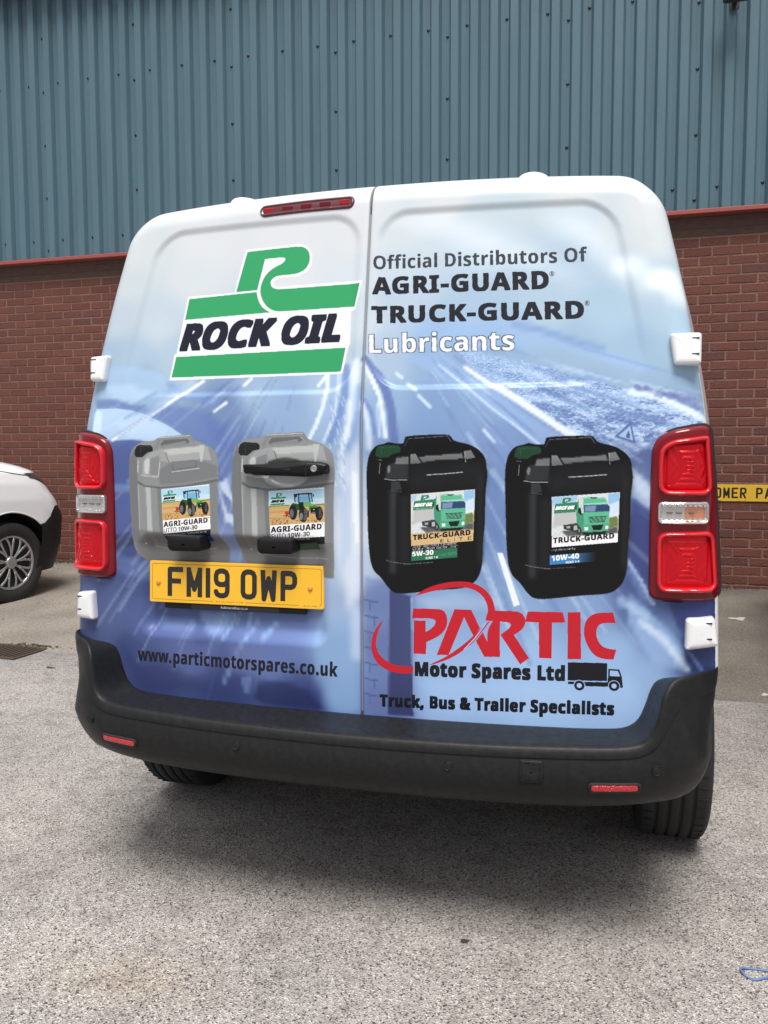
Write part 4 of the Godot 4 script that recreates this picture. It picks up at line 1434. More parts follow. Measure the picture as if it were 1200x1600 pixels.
func truck(c: Canvas, t: Transform2D, elite: bool) -> void:
	var S := func(p: Array, col: Color, blur := 0.0, a := 1.0): c.poly(Q(p), col, blur, a, t)
	S.call([46,188, 1122,100, 1098,765, 48,862], rgb8(214, 220, 226))
	S.call([940,130, 1120,104, 1112,420, 960,480], rgb8(140, 190, 232), 3.0, 0.9)
	S.call([960,300, 1116,240, 1110,470, 960,520], rgb8(222, 234, 244), 4.0, 0.8)
	if elite:
		S.call([48,190, 160,182, 110,300, 50,320], rgb8(150, 196, 230), 4.0, 0.7)
	else:
		S.call([48,190, 460,155, 440,260, 50,330], rgb8(140, 190, 230), 5.0, 0.75)
	S.call([90,420, 450,400, 450,640, 220,660, 60,700], rgb8(186, 188, 188), 6.0, 0.9)
	S.call([960,520, 1080,490, 1104,540, 1100,660, 960,690], rgb8(108, 124, 66), 3.0, 0.95)
	S.call([200,760, 500,690, 960,690, 1100,660, 1098,770, 560,815, 300,840], rgb8(82, 84, 86), 4.0, 0.95)
	for k in 6:
		c.line(Q([120 + 60 * k, 780, 60 + 80 * k, 850]), 6.0, rgb8(150, 152, 154), 1.0, 0.6, t)
	# trailer and chassis
	S.call([230,650, 470,610, 520,720, 480,790, 360,745, 240,720], rgb8(58, 60, 62), 1.5, 1.0)
	S.call([280,672, 340,665, 340,700, 285,705], rgb8(170, 174, 176))
	S.call([398,660, 455,650, 458,725, 400,735], rgb8(176, 180, 182))
	# cab
	var g := rgb8(96, 182, 148)
	S.call([440,330, 480,200, 560,190, 620,180, 900,190, 945,300, 965,420, 960,620, 940,740, 560,790, 470,640, 440,600], rgb8(70, 150, 118))
	S.call([548,190, 760,180, 890,196, 945,300, 560,310], rgb8(146, 212, 186))
	S.call([560,205, 880,205, 915,262, 562,290], g)
	S.call([480,195, 548,200, 556,440, 500,470, 478,330], rgb8(206, 214, 212))
	S.call([664,188, 770,184, 776,200, 672,206], rgb8(26, 30, 32))
	S.call([565,320, 930,296, 968,330, 968,410, 560,432], rgb8(52, 70, 110))
	S.call([580,330, 760,312, 740,420, 575,425], rgb8(150, 176, 208), 3.0, 0.7)
	S.call([468,380, 500,350, 540,380, 545,470, 510,478, 470,440], rgb8(28, 36, 36))
	S.call([505,340, 545,330, 555,450, 525,460], rgb8(190, 210, 204))
	S.call([556,440, 965,415, 962,610, 560,640], g)
	S.call([630,510, 925,488, 890,590, 660,604], rgb8(30, 62, 52))
	for k in 4:
		c.line(Q([640 + 8 * k, 530 + 20 * k, 915 - 9 * k, 508 + 20 * k]), 9.0, rgb8(120, 196, 164), 0.0, 1.0, t)
	S.call([545,640, 960,612, 950,742, 700,765, 540,750], rgb8(84, 166, 132))
	S.call([680,650, 870,632, 840,720, 715,728], rgb8(24, 34, 32))
	S.call([568,680, 628,676, 632,730, 575,735], rgb8(232, 240, 240))
	S.call([905,650, 948,645, 945,700, 905,708], rgb8(232, 240, 240))
	c.poly(Canvas.ring(Vector2(490, 740), Vector2(30, 60), 18), rgb8(40, 42, 44), 0.0, 1.0, t)
	c.poly(Canvas.ring(Vector2(486, 740), Vector2(15, 36), 14), rgb8(130, 134, 130), 0.0, 1.0, t)
	c.poly(Canvas.ring(Vector2(372, 705), Vector2(18, 45), 14), rgb8(40, 42, 44), 0.0, 1.0, t)
	S.call([540,770, 940,740, 880,790, 560,812], rgb8(28, 30, 31), 2.0, 1.0)
	# emblem
	var e := rgb8(52, 130, 98)
	c.poly(Q([228,202, 345,194, 358,222, 340,256, 288,262, 280,282, 208,284]), e, 0.0, 1.0, t)
	c.poly(Q([262,225, 318,220, 300,244, 272,250, 258,275]), rgb8(206, 222, 222), 0.0, 1.0, t)
	S.call([102,300, 470,262, 452,320, 92,345], e)
	S.call([84,410, 432,390, 425,432, 78,460], e)
	S.call([96,345, 450,318, 440,390, 84,412], e.darkened(0.35))
	c.text("ROCK OIL", a_font(700, 1.6), Vector2(92, 404), Vector2(434, 382), Vector2(92, 342), rgb8(248, 250, 250), 0.1, t, 3.0)
	if elite:
		c.text("www.rockoil.com", a_font(500), Vector2(110, 448), Vector2(408, 428), Vector2(110, 418), rgb8(196, 220, 210), 0.0, t)


func lettering(c: Canvas) -> void:
	var bold := a_font(700, 0.0)
	var heavy := a_font(700, 1.2, 3)
	var ink := rgb8(30, 32, 40)
	c.text("Official Distributors Of", a_font(700, 0.2), Vector2(0.0154, 1.6852), Vector2(0.5526, 1.6748), Vector2(0.0136, 1.7240), rgb8(56, 60, 68))
	c.text("AGRI-GUARD", heavy, Vector2(0.0154, 1.6183), Vector2(0.4621, 1.6117), Vector2(0.0132, 1.6656), ink, 0.0, Transform2D(), 0.0006)
	c.text("TRUCK-GUARD", heavy, Vector2(0.0166, 1.5434), Vector2(0.5473, 1.5340), Vector2(0.0144, 1.5895), ink, 0.0, Transform2D(), 0.0006)
	c.text("®", bold, Vector2(0.4628, 1.6438), Vector2(0.4743, 1.6440), Vector2(0.4625, 1.6566), rgb8(60, 64, 72))
	c.text("®", bold, Vector2(0.5482, 1.5663), Vector2(0.5594, 1.5665), Vector2(0.5479, 1.5788), rgb8(60, 64, 72))
	c.text("Lubricants", bold, Vector2(0.0131, 1.4647), Vector2(0.3840, 1.4612), Vector2(0.0106, 1.5196), rgb8(84, 92, 110), 0.0, Transform2D(), 0.0022)
	c.text("Lubricants", bold, Vector2(0.0146, 1.4661), Vector2(0.3826, 1.4627), Vector2(0.0122, 1.5180), rgb8(222, 225, 236))
	# red firm name with its sweep
	var red := rgb8(190, 34, 48)
	for p in [
		P([141,850,170,872,215,887,259,893,292,889,319,875,338,851,345,821,327,818,325,837,314,858,292,873,265,878,226,874,181,863]),
		P([59,785,44,756,37,721,43,699,61,680,85,670,108,667,137,667,136,650,102,647,73,652,44,667,29,692,25,721,32,750,47,773]),
		P([137,818,207,820,218,814,225,798,224,777,211,756,187,741,171,733,170,702,138,702,139,787,169,788,169,759,184,768,194,780,195,789,188,795,134,793]),
		P([243,821,285,821,307,776,292,753,267,802,228,703,198,702]),
		P([339,796,356,796,357,706,318,704,297,743,314,766,325,743,326,773]),
		P([327,821,395,823,409,819,418,807,419,794,412,778,391,763,428,707,407,690,358,762,379,778,384,788,379,795,320,796]),
		P([424,823,508,825,514,800,483,798,483,709,453,709,451,797,418,797]),
		P([520,825,550,827,553,711,521,710]),
		P([626,829,632,804,604,803,592,797,587,783,589,765,599,747,615,740,635,739,629,715,605,714,584,722,569,742,559,767,559,794,566,813,583,825,604,828]),
		P([176,674,221,697,260,727,287,751,317,784,333,796,317,774,297,746,276,725,238,697,194,678])]:
		c.poly(soften(p), red)
	c.line(P([268,720,295,750,321,788]), 0.0032, rgb8(160, 186, 232))
	var cond := a_font(700, 2.0, 3)
	var firm := rgb8(24, 26, 34)
	c.text("Motor Spares Ltd", cond, Vector2(0.1408, 0.6319), Vector2(0.5151, 0.6431), Vector2(0.1408, 0.6836), firm)
	c.text("Truck, Bus & Trailer Specialists", cond, Vector2(0.0481, 0.5470), Vector2(0.6329, 0.5673), Vector2(0.0483, 0.5916), firm)
	# little lorry
	c.poly(P([522,702,615,705,615,661,522,657]), firm)
	c.poly(P([523,654,616,658,617,671,649,671,652,647,642,646,616,647,555,645,534,648,523,648]), firm)
	c.poly(P([617,691,643,691,650,669,617,668]), firm)
	c.poly(P([621,687,640,687,645,674,621,674]), rgb8(160, 188, 236))
	for p in [Vector2(0.5499, 0.6459), Vector2(0.6314, 0.6498)]:
		c.poly(Canvas.ring(p, Vector2(0.0142, 0.0142)), rgb8(160, 188, 236))
		c.poly(Canvas.ring(p, Vector2(0.0122, 0.0122)), firm)
		c.poly(Canvas.ring(p, Vector2(0.0062, 0.0062)), rgb8(170, 196, 238))
	c.text("www.particmotorspares.co.uk", a_font(700, 0.7, 2), Vector2(-0.6568, 0.6201), Vector2(-0.0663, 0.6153), Vector2(-0.6553, 0.6718), rgb8(26, 28, 40))


func film_texture() -> ImageTexture:
	var k := 1100.0
	var c := Canvas.new(int(ART_W * k), int(ART_H * k), Color.WHITE, Transform2D(Vector2(k, 0), Vector2(0, -k), Vector2(-ART_X * k, ART_Y * k)))
	var base := film_base()
	base.resize(c.im.get_width(), c.im.get_height(), Image.INTERPOLATE_CUBIC)
	c.im.blit_rect(base, Rect2i(Vector2i.ZERO, base.get_size()), Vector2i.ZERO)
	motorway(c)
	c.im.adjust_bcs(1.0, 1.06, 0.84)
	# the print leans to steel blue
	var bytes := c.im.get_data()
	var red := PackedByteArray()
	var green := PackedByteArray()
	for v in 256:
		red.append(int(v * (0.93 + 0.07 * v / 255.0)))
		green.append(mini(255, int(v * (1.02 - 0.02 * v / 255.0))))
	for k4 in range(0, bytes.size(), 4):
		bytes[k4] = red[bytes[k4]]
		bytes[k4 + 1] = green[bytes[k4 + 1]]
	c.im = Image.create_from_data(c.im.get_width(), c.im.get_height(), false, Image.FORMAT_RGBA8, bytes)
	var tc7 := Transform2D(Vector2(0.00027672, 0.00000152), Vector2(-0.00000316, -0.00024656), Vector2(-0.691909, 1.295195))
	var tc8 := Transform2D(Vector2(0.00029302, -0.00000645), Vector2(-0.00000446, -0.00025988), Vector2(-0.381192, 1.306554))
	var tb1 := Transform2D(Vector2(0.00029903, 0.00000305), Vector2(0.00000111, -0.00029411), Vector2(-0.006674, 1.278355))
	var tb2 := Transform2D(Vector2(0.00029122, 0.00000092), Vector2(0.00000304, -0.00029078), Vector2(0.343410, 1.274480))
	grey_can(c, tc7, "UTTO", Transform2D(Vector2(0.50000000, 0.00000000), Vector2(-0.00000000, 0.50000000), Vector2(423.529412, 705.882353)))
	grey_can(c, tc8, "SUTO", Transform2D(Vector2(0.50000000, 0.00000000), Vector2(-0.00000000, 0.50000000), Vector2(423.529412, 705.882353)))
	black_can(c, tb1, true, Transform2D(Vector2(0.50000000, 0.00000000), Vector2(-0.00000000, 0.50000000), Vector2(436.363636, 490.909091)))
	black_can(c, tb2, false, Transform2D(Vector2(0.50000000, 0.00000000), Vector2(-0.00000000, 0.50000000), Vector2(436.363636, 490.909091)))
	emblem(c, Transform2D(Vector2(0.00064524, -0.00002807), Vector2(0.00003157, -0.00060871), Vector2(-0.737953, 2.003187)), rgb8(52, 152, 98), rgb8(28, 31, 46), rgb8(222, 223, 230), true)
	lettering(c)
	var bare := PackedVector2Array()
	for i in 30:
		var y := lerpf(0.62, 1.40, i / 29.0)
		bare.append(Vector2(side_at(y) - lerpf(0.013, 0.006, smooth(0.9, 1.4, y)), y))
	for i in 30:
		var y := lerpf(1.40, 0.62, i / 29.0)
		bare.append(Vector2(side_at(y) + 0.03, y))
	c.poly(bare, rgb8(232, 233, 236))
	return ImageTexture.create_from_image(c.im)


# ---------------------------------------------------------------- the van
const AXLE_Z := -0.71
const WHEEL_R := 0.332
func uv_of(x: float, y: float) -> Vector2:
	return Vector2((x - ART_X) / ART_W, (ART_Y - y) / ART_H)


func door_mesh(side: int) -> ArrayMesh:
	# from the gap in the middle to the corner of the body; the edges turn inwards
	const NU := 128
	const NV := 330
	var d0 := 0.004
	var gap := 0.0028
	var rows: Array = []
	var uvs: Array = []
	for j in NV + 3:
		var v := clampf(float(j - 1) / NV, 0.0, 1.0)
		# finer towards the top edge
		v = v + 0.10 * sin(v * PI) * v
		v = clampf(v, 0.0, 1.0)
		var row := PackedVector3Array()
		var uv := PackedVector2Array()
		for i in NU + 3:
			var u := clampf(float(i - 1) / NU, 0.0, 1.0)
			u = u + 0.12 * sin(u * PI) * u
			var p := tail_xy(side * clampf(u, 0.0, 1.0), v, d0, 0.47)
			if absf(p.x) < gap + 0.02:
				p.x = side * maxf(absf(p.x), gap)
			var z := tail(p.x, p.y)
			# a soft fold at the gap
			var e := absf(p.x) - gap
			if e < 0.006:
				z -= 0.004 * pow(1.0 - e / 0.006, 2.0)
			if i == 0 or i == NU + 2 or j == NV + 2:
				z -= 0.022
			row.append(Vector3(p.x, p.y, z))
			uv.append(uv_of(p.x, p.y))
		rows.append(row)
		uvs.append(uv)
	return grid_mesh(rows, side < 0, uvs)


func outline_ring(d: float, bottom: float, n := 132) -> PackedVector2Array:
	var out := PackedVector2Array()
	for k in n + 1:
		var s := float(k) / n * 4.0         # right side up, over the top, left side down
		var p: Vector2
		if s < 1.2:
			p = tail_xy(1.0, s / 1.2, d, bottom)
		elif s < 2.8:
			p = tail_xy(1.0 - 2.0 * (s - 1.2) / 1.6, 1.0, d, bottom)
		else:
			p = tail_xy(-1.0, 1.0 - (s - 2.8) / 1.2, d, bottom)
		out.append(p)
	return out


func shell_mesh() -> ArrayMesh:
	var rows: Array = []
	var first := true
	for q in [[0.0035, -0.030], [0.0022, -0.006], [0.0006, -0.006]]:
		var row := PackedVector3Array()
		for p in outline_ring(q[0], 0.47):
			row.append(Vector3(p.x, p.y, tail(p.x, p.y) + q[1]))
		rows.append(row)
	var zs: Array = []
	var z := -0.23
	while z > -4.0:
		zs.append(z)
		z -= 0.04 if absf(z - AXLE_Z) < 0.48 or absf(z + 3.98) < 0.48 else 0.15
	for q in [-4.0, -4.1, -4.2, -4.35, -4.5, -4.7, -4.85, -4.93]:
		zs.append(q)
	for zz in zs:
		var bottom := 0.34
		for ax in [AXLE_Z, AXLE_Z - 3.28]:
			var dx := absf(zz - ax)
			if dx < 0.41:
				bottom = maxf(bottom, 0.335 + sqrt(0.41 * 0.41 - dx * dx))
		var start := 0.47 if zz > -0.3 else bottom
		if zz > -0.3:
			start = lerpf(0.47, 0.36, clampf((-0.23 - zz) / 0.07, 0.0, 1.0))
		var widen := 1.0 + 0.085 * smooth(-0.2, -0.8, zz)
		var top := 1.0
		if zz < -3.3:
			top = lerpf(1.0, 0.99, clampf((-3.3 - zz) / 0.3, 0, 1))
		var peak := 1.94
		if zz < -3.5:
			peak = lerpf(1.92, 1.15, smooth(-3.5, -4.35, zz))
		if zz < -4.35:
			peak = lerpf(1.15, 0.62, smooth(-4.3, -4.95, zz))
			widen *= lerpf(1.0, 0.8, smooth(-4.4, -4.95, zz))
		else:
			peak += 0.022 * smooth(-0.1, -1.0, zz) if zz > -3.5 else 0.0
		var row := PackedVector3Array()
		for p in outline_ring(0.0, 0.47):
			var y := start + (p.y - 0.47) * (peak - start) / (1.94 - 0.47)
			var px := p.x
			if p.y < 0.70 and zz < -0.2:
				px = signf(px) * lerpf(absf(px), 0.877, smooth(-0.2, -0.36, zz))
			row.append(Vector3(px * widen, y, zz))
		rows.append(row)
	var cap := PackedVector3Array()
	for p in rows[-1]:
		cap.append(Vector3(0, 0.55, -4.95))
	rows.append(cap)
	return grid_mesh(rows, true)


# bumper: curves for the right half: foot of the doors, shelf edge, belly, lower edge
func bumper_curves() -> Array:
	return [
		[[0.0, 0.534, 0.0], [0.30, 0.536, -0.002], [0.50, 0.540, -0.006], [0.60, 0.544, -0.010], [0.655, 0.551, -0.012], [0.686, 0.572, -0.013], [0.703, 0.610, -0.014], [0.716, 0.650, -0.015], [0.736, 0.672, -0.018], [0.80, 0.677, -0.030], [0.850, 0.673, -0.075], [0.864, 0.670, -0.16], [0.888, 0.668, -0.34]],
		[[0.0, 0.526, 0.150], [0.32, 0.530, 0.146], [0.53, 0.537, 0.134], [0.635, 0.541, 0.122], [0.688, 0.550, 0.113], [0.715, 0.574, 0.107], [0.729, 0.618, 0.102], [0.741, 0.664, 0.092], [0.768, 0.694, 0.072], [0.822, 0.704, 0.035], [0.868, 0.700, -0.040], [0.878, 0.695, -0.15], [0.903, 0.69, -0.34]],
		[[0.0, 0.455, 0.162], [0.32, 0.458, 0.158], [0.53, 0.465, 0.146], [0.635, 0.47, 0.134], [0.69, 0.475, 0.124], [0.735, 0.485, 0.110], [0.775, 0.50, 0.090], [0.815, 0.505, 0.060], [0.838, 0.515, 0.015], [0.852, 0.525, -0.035], [0.861, 0.535, -0.09], [0.869, 0.54, -0.16], [0.893, 0.55, -0.34]],
		[[0.0, 0.381, 0.120], [0.32, 0.383, 0.116], [0.53, 0.389, 0.104], [0.635, 0.396, 0.092], [0.69, 0.400, 0.078], [0.735, 0.403, 0.060], [0.775, 0.404, 0.035], [0.815, 0.414, 0.0], [0.838, 0.430, -0.035], [0.851, 0.442, -0.075], [0.862, 0.448, -0.12], [0.864, 0.452, -0.17], [0.886, 0.45, -0.34]]]


func curve_at(pts: Array, t: float) -> Vector3:     # t in 0..1, Catmull-Rom
	var f := clampf(t, 0.0, 1.0) * (pts.size() - 1)
	var i := mini(int(f), pts.size() - 2)
	var w := f - i
	var g := func(k: int) -> Vector3:
		if k < 0:
			var q: Array = pts[-k]
			return Vector3(-q[0], q[1], q[2])
		var q2: Array = pts[mini(k, pts.size() - 1)]
		return Vector3(q2[0], q2[1], q2[2])
	return (g.call(i) as Vector3).cubic_interpolate(g.call(i + 1), g.call(i - 1), g.call(i + 2), w)


func bumper_mesh() -> ArrayMesh:
	var cs := bumper_curves()
	var rows: Array = []
	var us := PackedFloat32Array()
	for k in 81:
		us.append(-1.0 + 2.0 * k / 80.0)
	var prof: Array = [
		[0.0, -0.020], [0.0, 0.0]]
	for u in us:
		var t := absf(u)
		var s := 1.0 if u >= 0.0 else -1.0
		var i := curve_at(cs[0], t)
		var e := curve_at(cs[1], t)
		var f := curve_at(cs[2], t)
		var b := curve_at(cs[3], t)
		var back := Vector3(0, 0, -1) if t < 0.8 else Vector3(-0.6, 0, -0.2).lerp(Vector3(-1, 0, 0), (t - 0.8) / 0.2)
		var row := PackedVector3Array()
		var sh := e - i
		row.append(i + Vector3(0, -0.03, 0) + back * 0.02)
		row.append(i + Vector3(0, -0.002, 0))
		row.append(i + sh * 0.10 + Vector3(0, 0.0008, 0))
		row.append(i + sh * 0.35)
		row.append(i + sh * 0.60 + Vector3(0, 0.001, 0))
		row.append(i + sh * 0.80 + Vector3(0, 0.003, 0))
		row.append(i + sh * 0.90 + Vector3(0, 0.004, 0))
		# rounded shelf edge, then down over the belly
		var down := f - e
		var tip := e + Vector3(0, 0.003, 0)
		row.append(tip + sh * -0.03 + down * 0.0)
		row.append(tip + down * 0.06 + sh.normalized() * 0.002)
		row.append(e + down * 0.16 + sh.normalized() * 0.004)
		# a fine step under the edge
		row.append(e + down * 0.285 + sh.normalized() * 0.005)
		row.append(e + down * 0.30 + sh.normalized() * 0.002)
		row.append(e + down * 0.33 + sh.normalized() * 0.002)
		row.append(e + down * 0.50 + sh.normalized() * 0.004)
		row.append(e + down * 0.75 + sh.normalized() * 0.004)
		row.append(f)
		var und := b - f
		var bulge := Vector3(0, 0, 1) if t < 0.6 else Vector3(0.7, 0, 0.5)
		row.append(f + und * 0.25 + bulge * 0.006)
		row.append(f + und * 0.50 + bulge * 0.010)
		row.append(f + und * 0.72 + bulge * 0.009)
		row.append(f + und * 0.88 + bulge * 0.005)
		row.append(b)
		row.append(b + Vector3(0, -0.004, 0) + back * 0.015)
		row.append(b + Vector3(0, -0.002, 0) + back * 0.10)
		row.append(b + Vector3(0, 0.03, 0) + back * 0.16)
		for k in row.size():
			row[k] = Vector3(row[k].x * s, row[k].y, row[k].z)
		rows.append(row)
	return grid_mesh(rows, false)


func belly_z(x: float, y: float) -> float:       # rear face of the bumper at (x, y)
	var cs := bumper_curves()
	var lo := 0.0
	var hi := 1.0
	for k in 24:
		var mid := (lo + hi) * 0.5
		if curve_at(cs[2], mid).x < absf(x):
			lo = mid
		else:
			hi = mid
	var e := curve_at(cs[1], lo)
	var f := curve_at(cs[2], lo)
	var b := curve_at(cs[3], lo)
	if y > f.y:
		return lerpf(f.z, e.z, clampf((y - f.y) / (e.y - f.y), 0, 1)) + 0.004
	var q := clampf((f.y - y) / (f.y - b.y), 0, 1)
	return lerpf(f.z, b.z, q) + 0.010 * sin(q * PI)


# smooth body behind the lamps, rounding the corner of the van with a wide sweep
func lamp_base(x: float, y: float) -> float:
	var a := maxf(0.0, absf(x) - 0.765)
	return maxf(tail_plain(0.72, y) - 5.2 * a * a, tail(x, y) - 0.002)


func build_lamp(van: Node3D, side: int, mats: Dictionary) -> void:
	var shift := 0.0 if side > 0 else 0.012
	var flip := func(p: PackedVector2Array) -> PackedVector2Array:
		var out := PackedVector2Array()
		for v in p:
			out.append(Vector2((v.x + shift) * side, v.y))
		return out
	var frame_pts := rounded(PackedVector2Array([Vector2(0.707, 0.866), Vector2(0.706, 1.06), Vector2(0.7065, 1.17), Vector2(0.708, 1.222), Vector2(0.722, 1.248), Vector2(0.752, 1.263), Vector2(0.80, 1.271), Vector2(0.836, 1.274), Vector2(0.853, 1.12), Vector2(0.868, 0.93), Vector2(0.871, 0.868), Vector2(0.80, 0.864)]), 0.022)
	var outline: PackedVector2Array = flip.call(dense(frame_pts, 0.012))
	var sc := func(rings: Array) -> Array:
		var out: Array = rings.duplicate()
		for q in [0.92, 0.8, 0.65, 0.5, 0.35, 0.2, 0.05]:
			out.append([0.0, rings[-1][1], q])
		return out
	var lamp := obj("tail_light", plaque(outline, lamp_base, sc.call([[-0.003, -0.05], [-0.003, -0.004], [0.0, 0.006], [0.004, 0.011], [0.010, 0.013]])), mats.frame, van)
	lamp.set_meta("label", "right tail light with clear and amber middle lamp" if side > 0 else "left tail light with clear middle lamp")
	var seal := obj("seal", plaque(outline, lamp_base, [[-0.0075, -0.05], [-0.0075, -0.003], [-0.005, -0.0005], [-0.001, -0.001], [0.02, -0.004]]), dark, lamp)
	# two big red blocks, ridged inside, each under a clear moulded cover
	for blk in [
		PackedVector2Array([Vector2(0.722, 1.112), Vector2(0.720, 1.19), Vector2(0.724, 1.222), Vector2(0.748, 1.240), Vector2(0.818, 1.250), Vector2(0.834, 1.250), Vector2(0.846, 1.112)]),
		PackedVector2Array([Vector2(0.722, 0.884), Vector2(0.720, 1.026), Vector2(0.852, 1.030), Vector2(0.864, 0.886)])]:
		var pts: PackedVector2Array = flip.call(dense(rounded(blk, 0.028), 0.006))
		# rim
		obj("lens_rim", plaque(pts, lamp_base, [[-0.001, 0.009], [0.001, 0.024], [0.004, 0.0285], [0.008, 0.0285], [0.0115, 0.022], [0.013, 0.015]]), mats.rim, lamp)
		# faceted reflector
		var mid := Vector2.ZERO
		for p in pts:
			mid += p / pts.size()
		var facets := func(x: float, y: float) -> float:
			var lx := x - mid.x
			var ly := y - mid.y
			var box_d := maxf(absf(lx) * 1.12, absf(ly))
			var f := 0.0
			if box_d > 0.046:
				f = 0.0030 * pingpong(box_d / 0.009, 1.0)
			elif absf(ly) > absf(lx) * 1.25 + 0.010:
				f = 0.0026 * pingpong(ly / 0.0062, 1.0)
			elif absf(lx) > 0.020:
				f = 0.0023 * pingpong((lx * 0.9 + absf(ly) * 0.5) / 0.0075, 1.0)
			else:
				f = 0.0010 * pingpong(lx / 0.0042, 1.0)
			return lamp_base(x, y) + f
		var rings: Array = [[0.010, 0.012], [0.012, 0.0125]]
		for k in 44:
			var q := 1.0 - 0.0225 * (k + 0.6)
			rings.append([0.0, 0.0125 + 0.0045 * sin(pow(float(k) / 44.0, 0.5) * PI * 0.5), maxf(q, 0.01)])
		obj("reflector", plaque(dense(pts, 0.003), facets, rings), mats.red, lamp)
		var st := st_new()
		for k in 5:
			var yy := mid.y + (k - 2) * 0.0095
			add_box(st, Transform3D(Basis(Vector3(1, 0, 0), 0.6), Vector3(mid.x, yy, facets.call(mid.x, yy) + 0.0165)), Vector3(0.030 - 0.002 * absf(k - 2.0), 0.004, 0.002), 0.0006)
		obj("ribs", done(st), mats.bright, lamp)
	# middle lamp
	var x0 := 0.722
	var x1 := 0.838
	var box: PackedVector2Array = flip.call(dense(rounded(rect(x0, 1.046, x1, 1.098), 0.012), 0.006))
	obj("chrome_bezel", plaque(box, lamp_base, [[-0.001, 0.008], [0.0, 0.022], [0.002, 0.0245], [0.005, 0.0245], [0.0075, 0.019], [0.010, 0.0125], [0.02, 0.0125]]), mats.chrome, lamp)
	var amber_x := 0.782 if side > 0 else 0.90
	for part in 2:
		var a := x0 + 0.006 if part == 0 else amber_x
		var b := minf(amber_x, x1 - 0.006) if part == 0 else x1 - 0.006
		if b <= a:
			continue
		var in_pts: PackedVector2Array = flip.call(dense(rect(a, 1.052, b, 1.092), 0.008))
		obj("reversing_lens" if part == 0 else "indicator_lens", plaque(in_pts, lamp_base, sc.call([[0.0, 0.0128], [0.001, 0.0135]])), mats.clear if part == 0 else mats.amber, lamp)
	# bars inside
	var st2 := st_new()
	for yy in [1.0555, 1.0885]:
		for k in 9:
			var xx := x0 + 0.014 + 0.0115 * k
			var px: float = (xx + shift) * side
			add_box(st2, Transform3D(Basis(), Vector3(px, yy, lamp_base(px, yy) + 0.0155)), Vector3(0.008, 0.006, 0.003), 0.001)
	obj("bulb_shield", done(st2), mats.chrome, lamp)
	st2 = st_new()
	for k in [0.748, 0.768, 0.797]:
		var px: float = (k + shift) * side
		add_box(st2, Transform3D(Basis(), Vector3(px, 1.072, lamp_base(px, 1.072) + 0.016)), Vector3(0.014, 0.0032, 0.003), 0.001)
	obj("filament_slot", done(st2), mats.slot, lamp)
	var cov: PackedVector2Array = box
	var cr: Array = [[0.003, 0.0245], [0.004, 0.0265], [0.009, 0.0285]]
	for s in [0.85, 0.6, 0.35, 0.1]:
		cr.append([0.0, 0.0290, s])
	obj("lens", plaque(cov, lamp_base, cr), mats.pane, lamp)


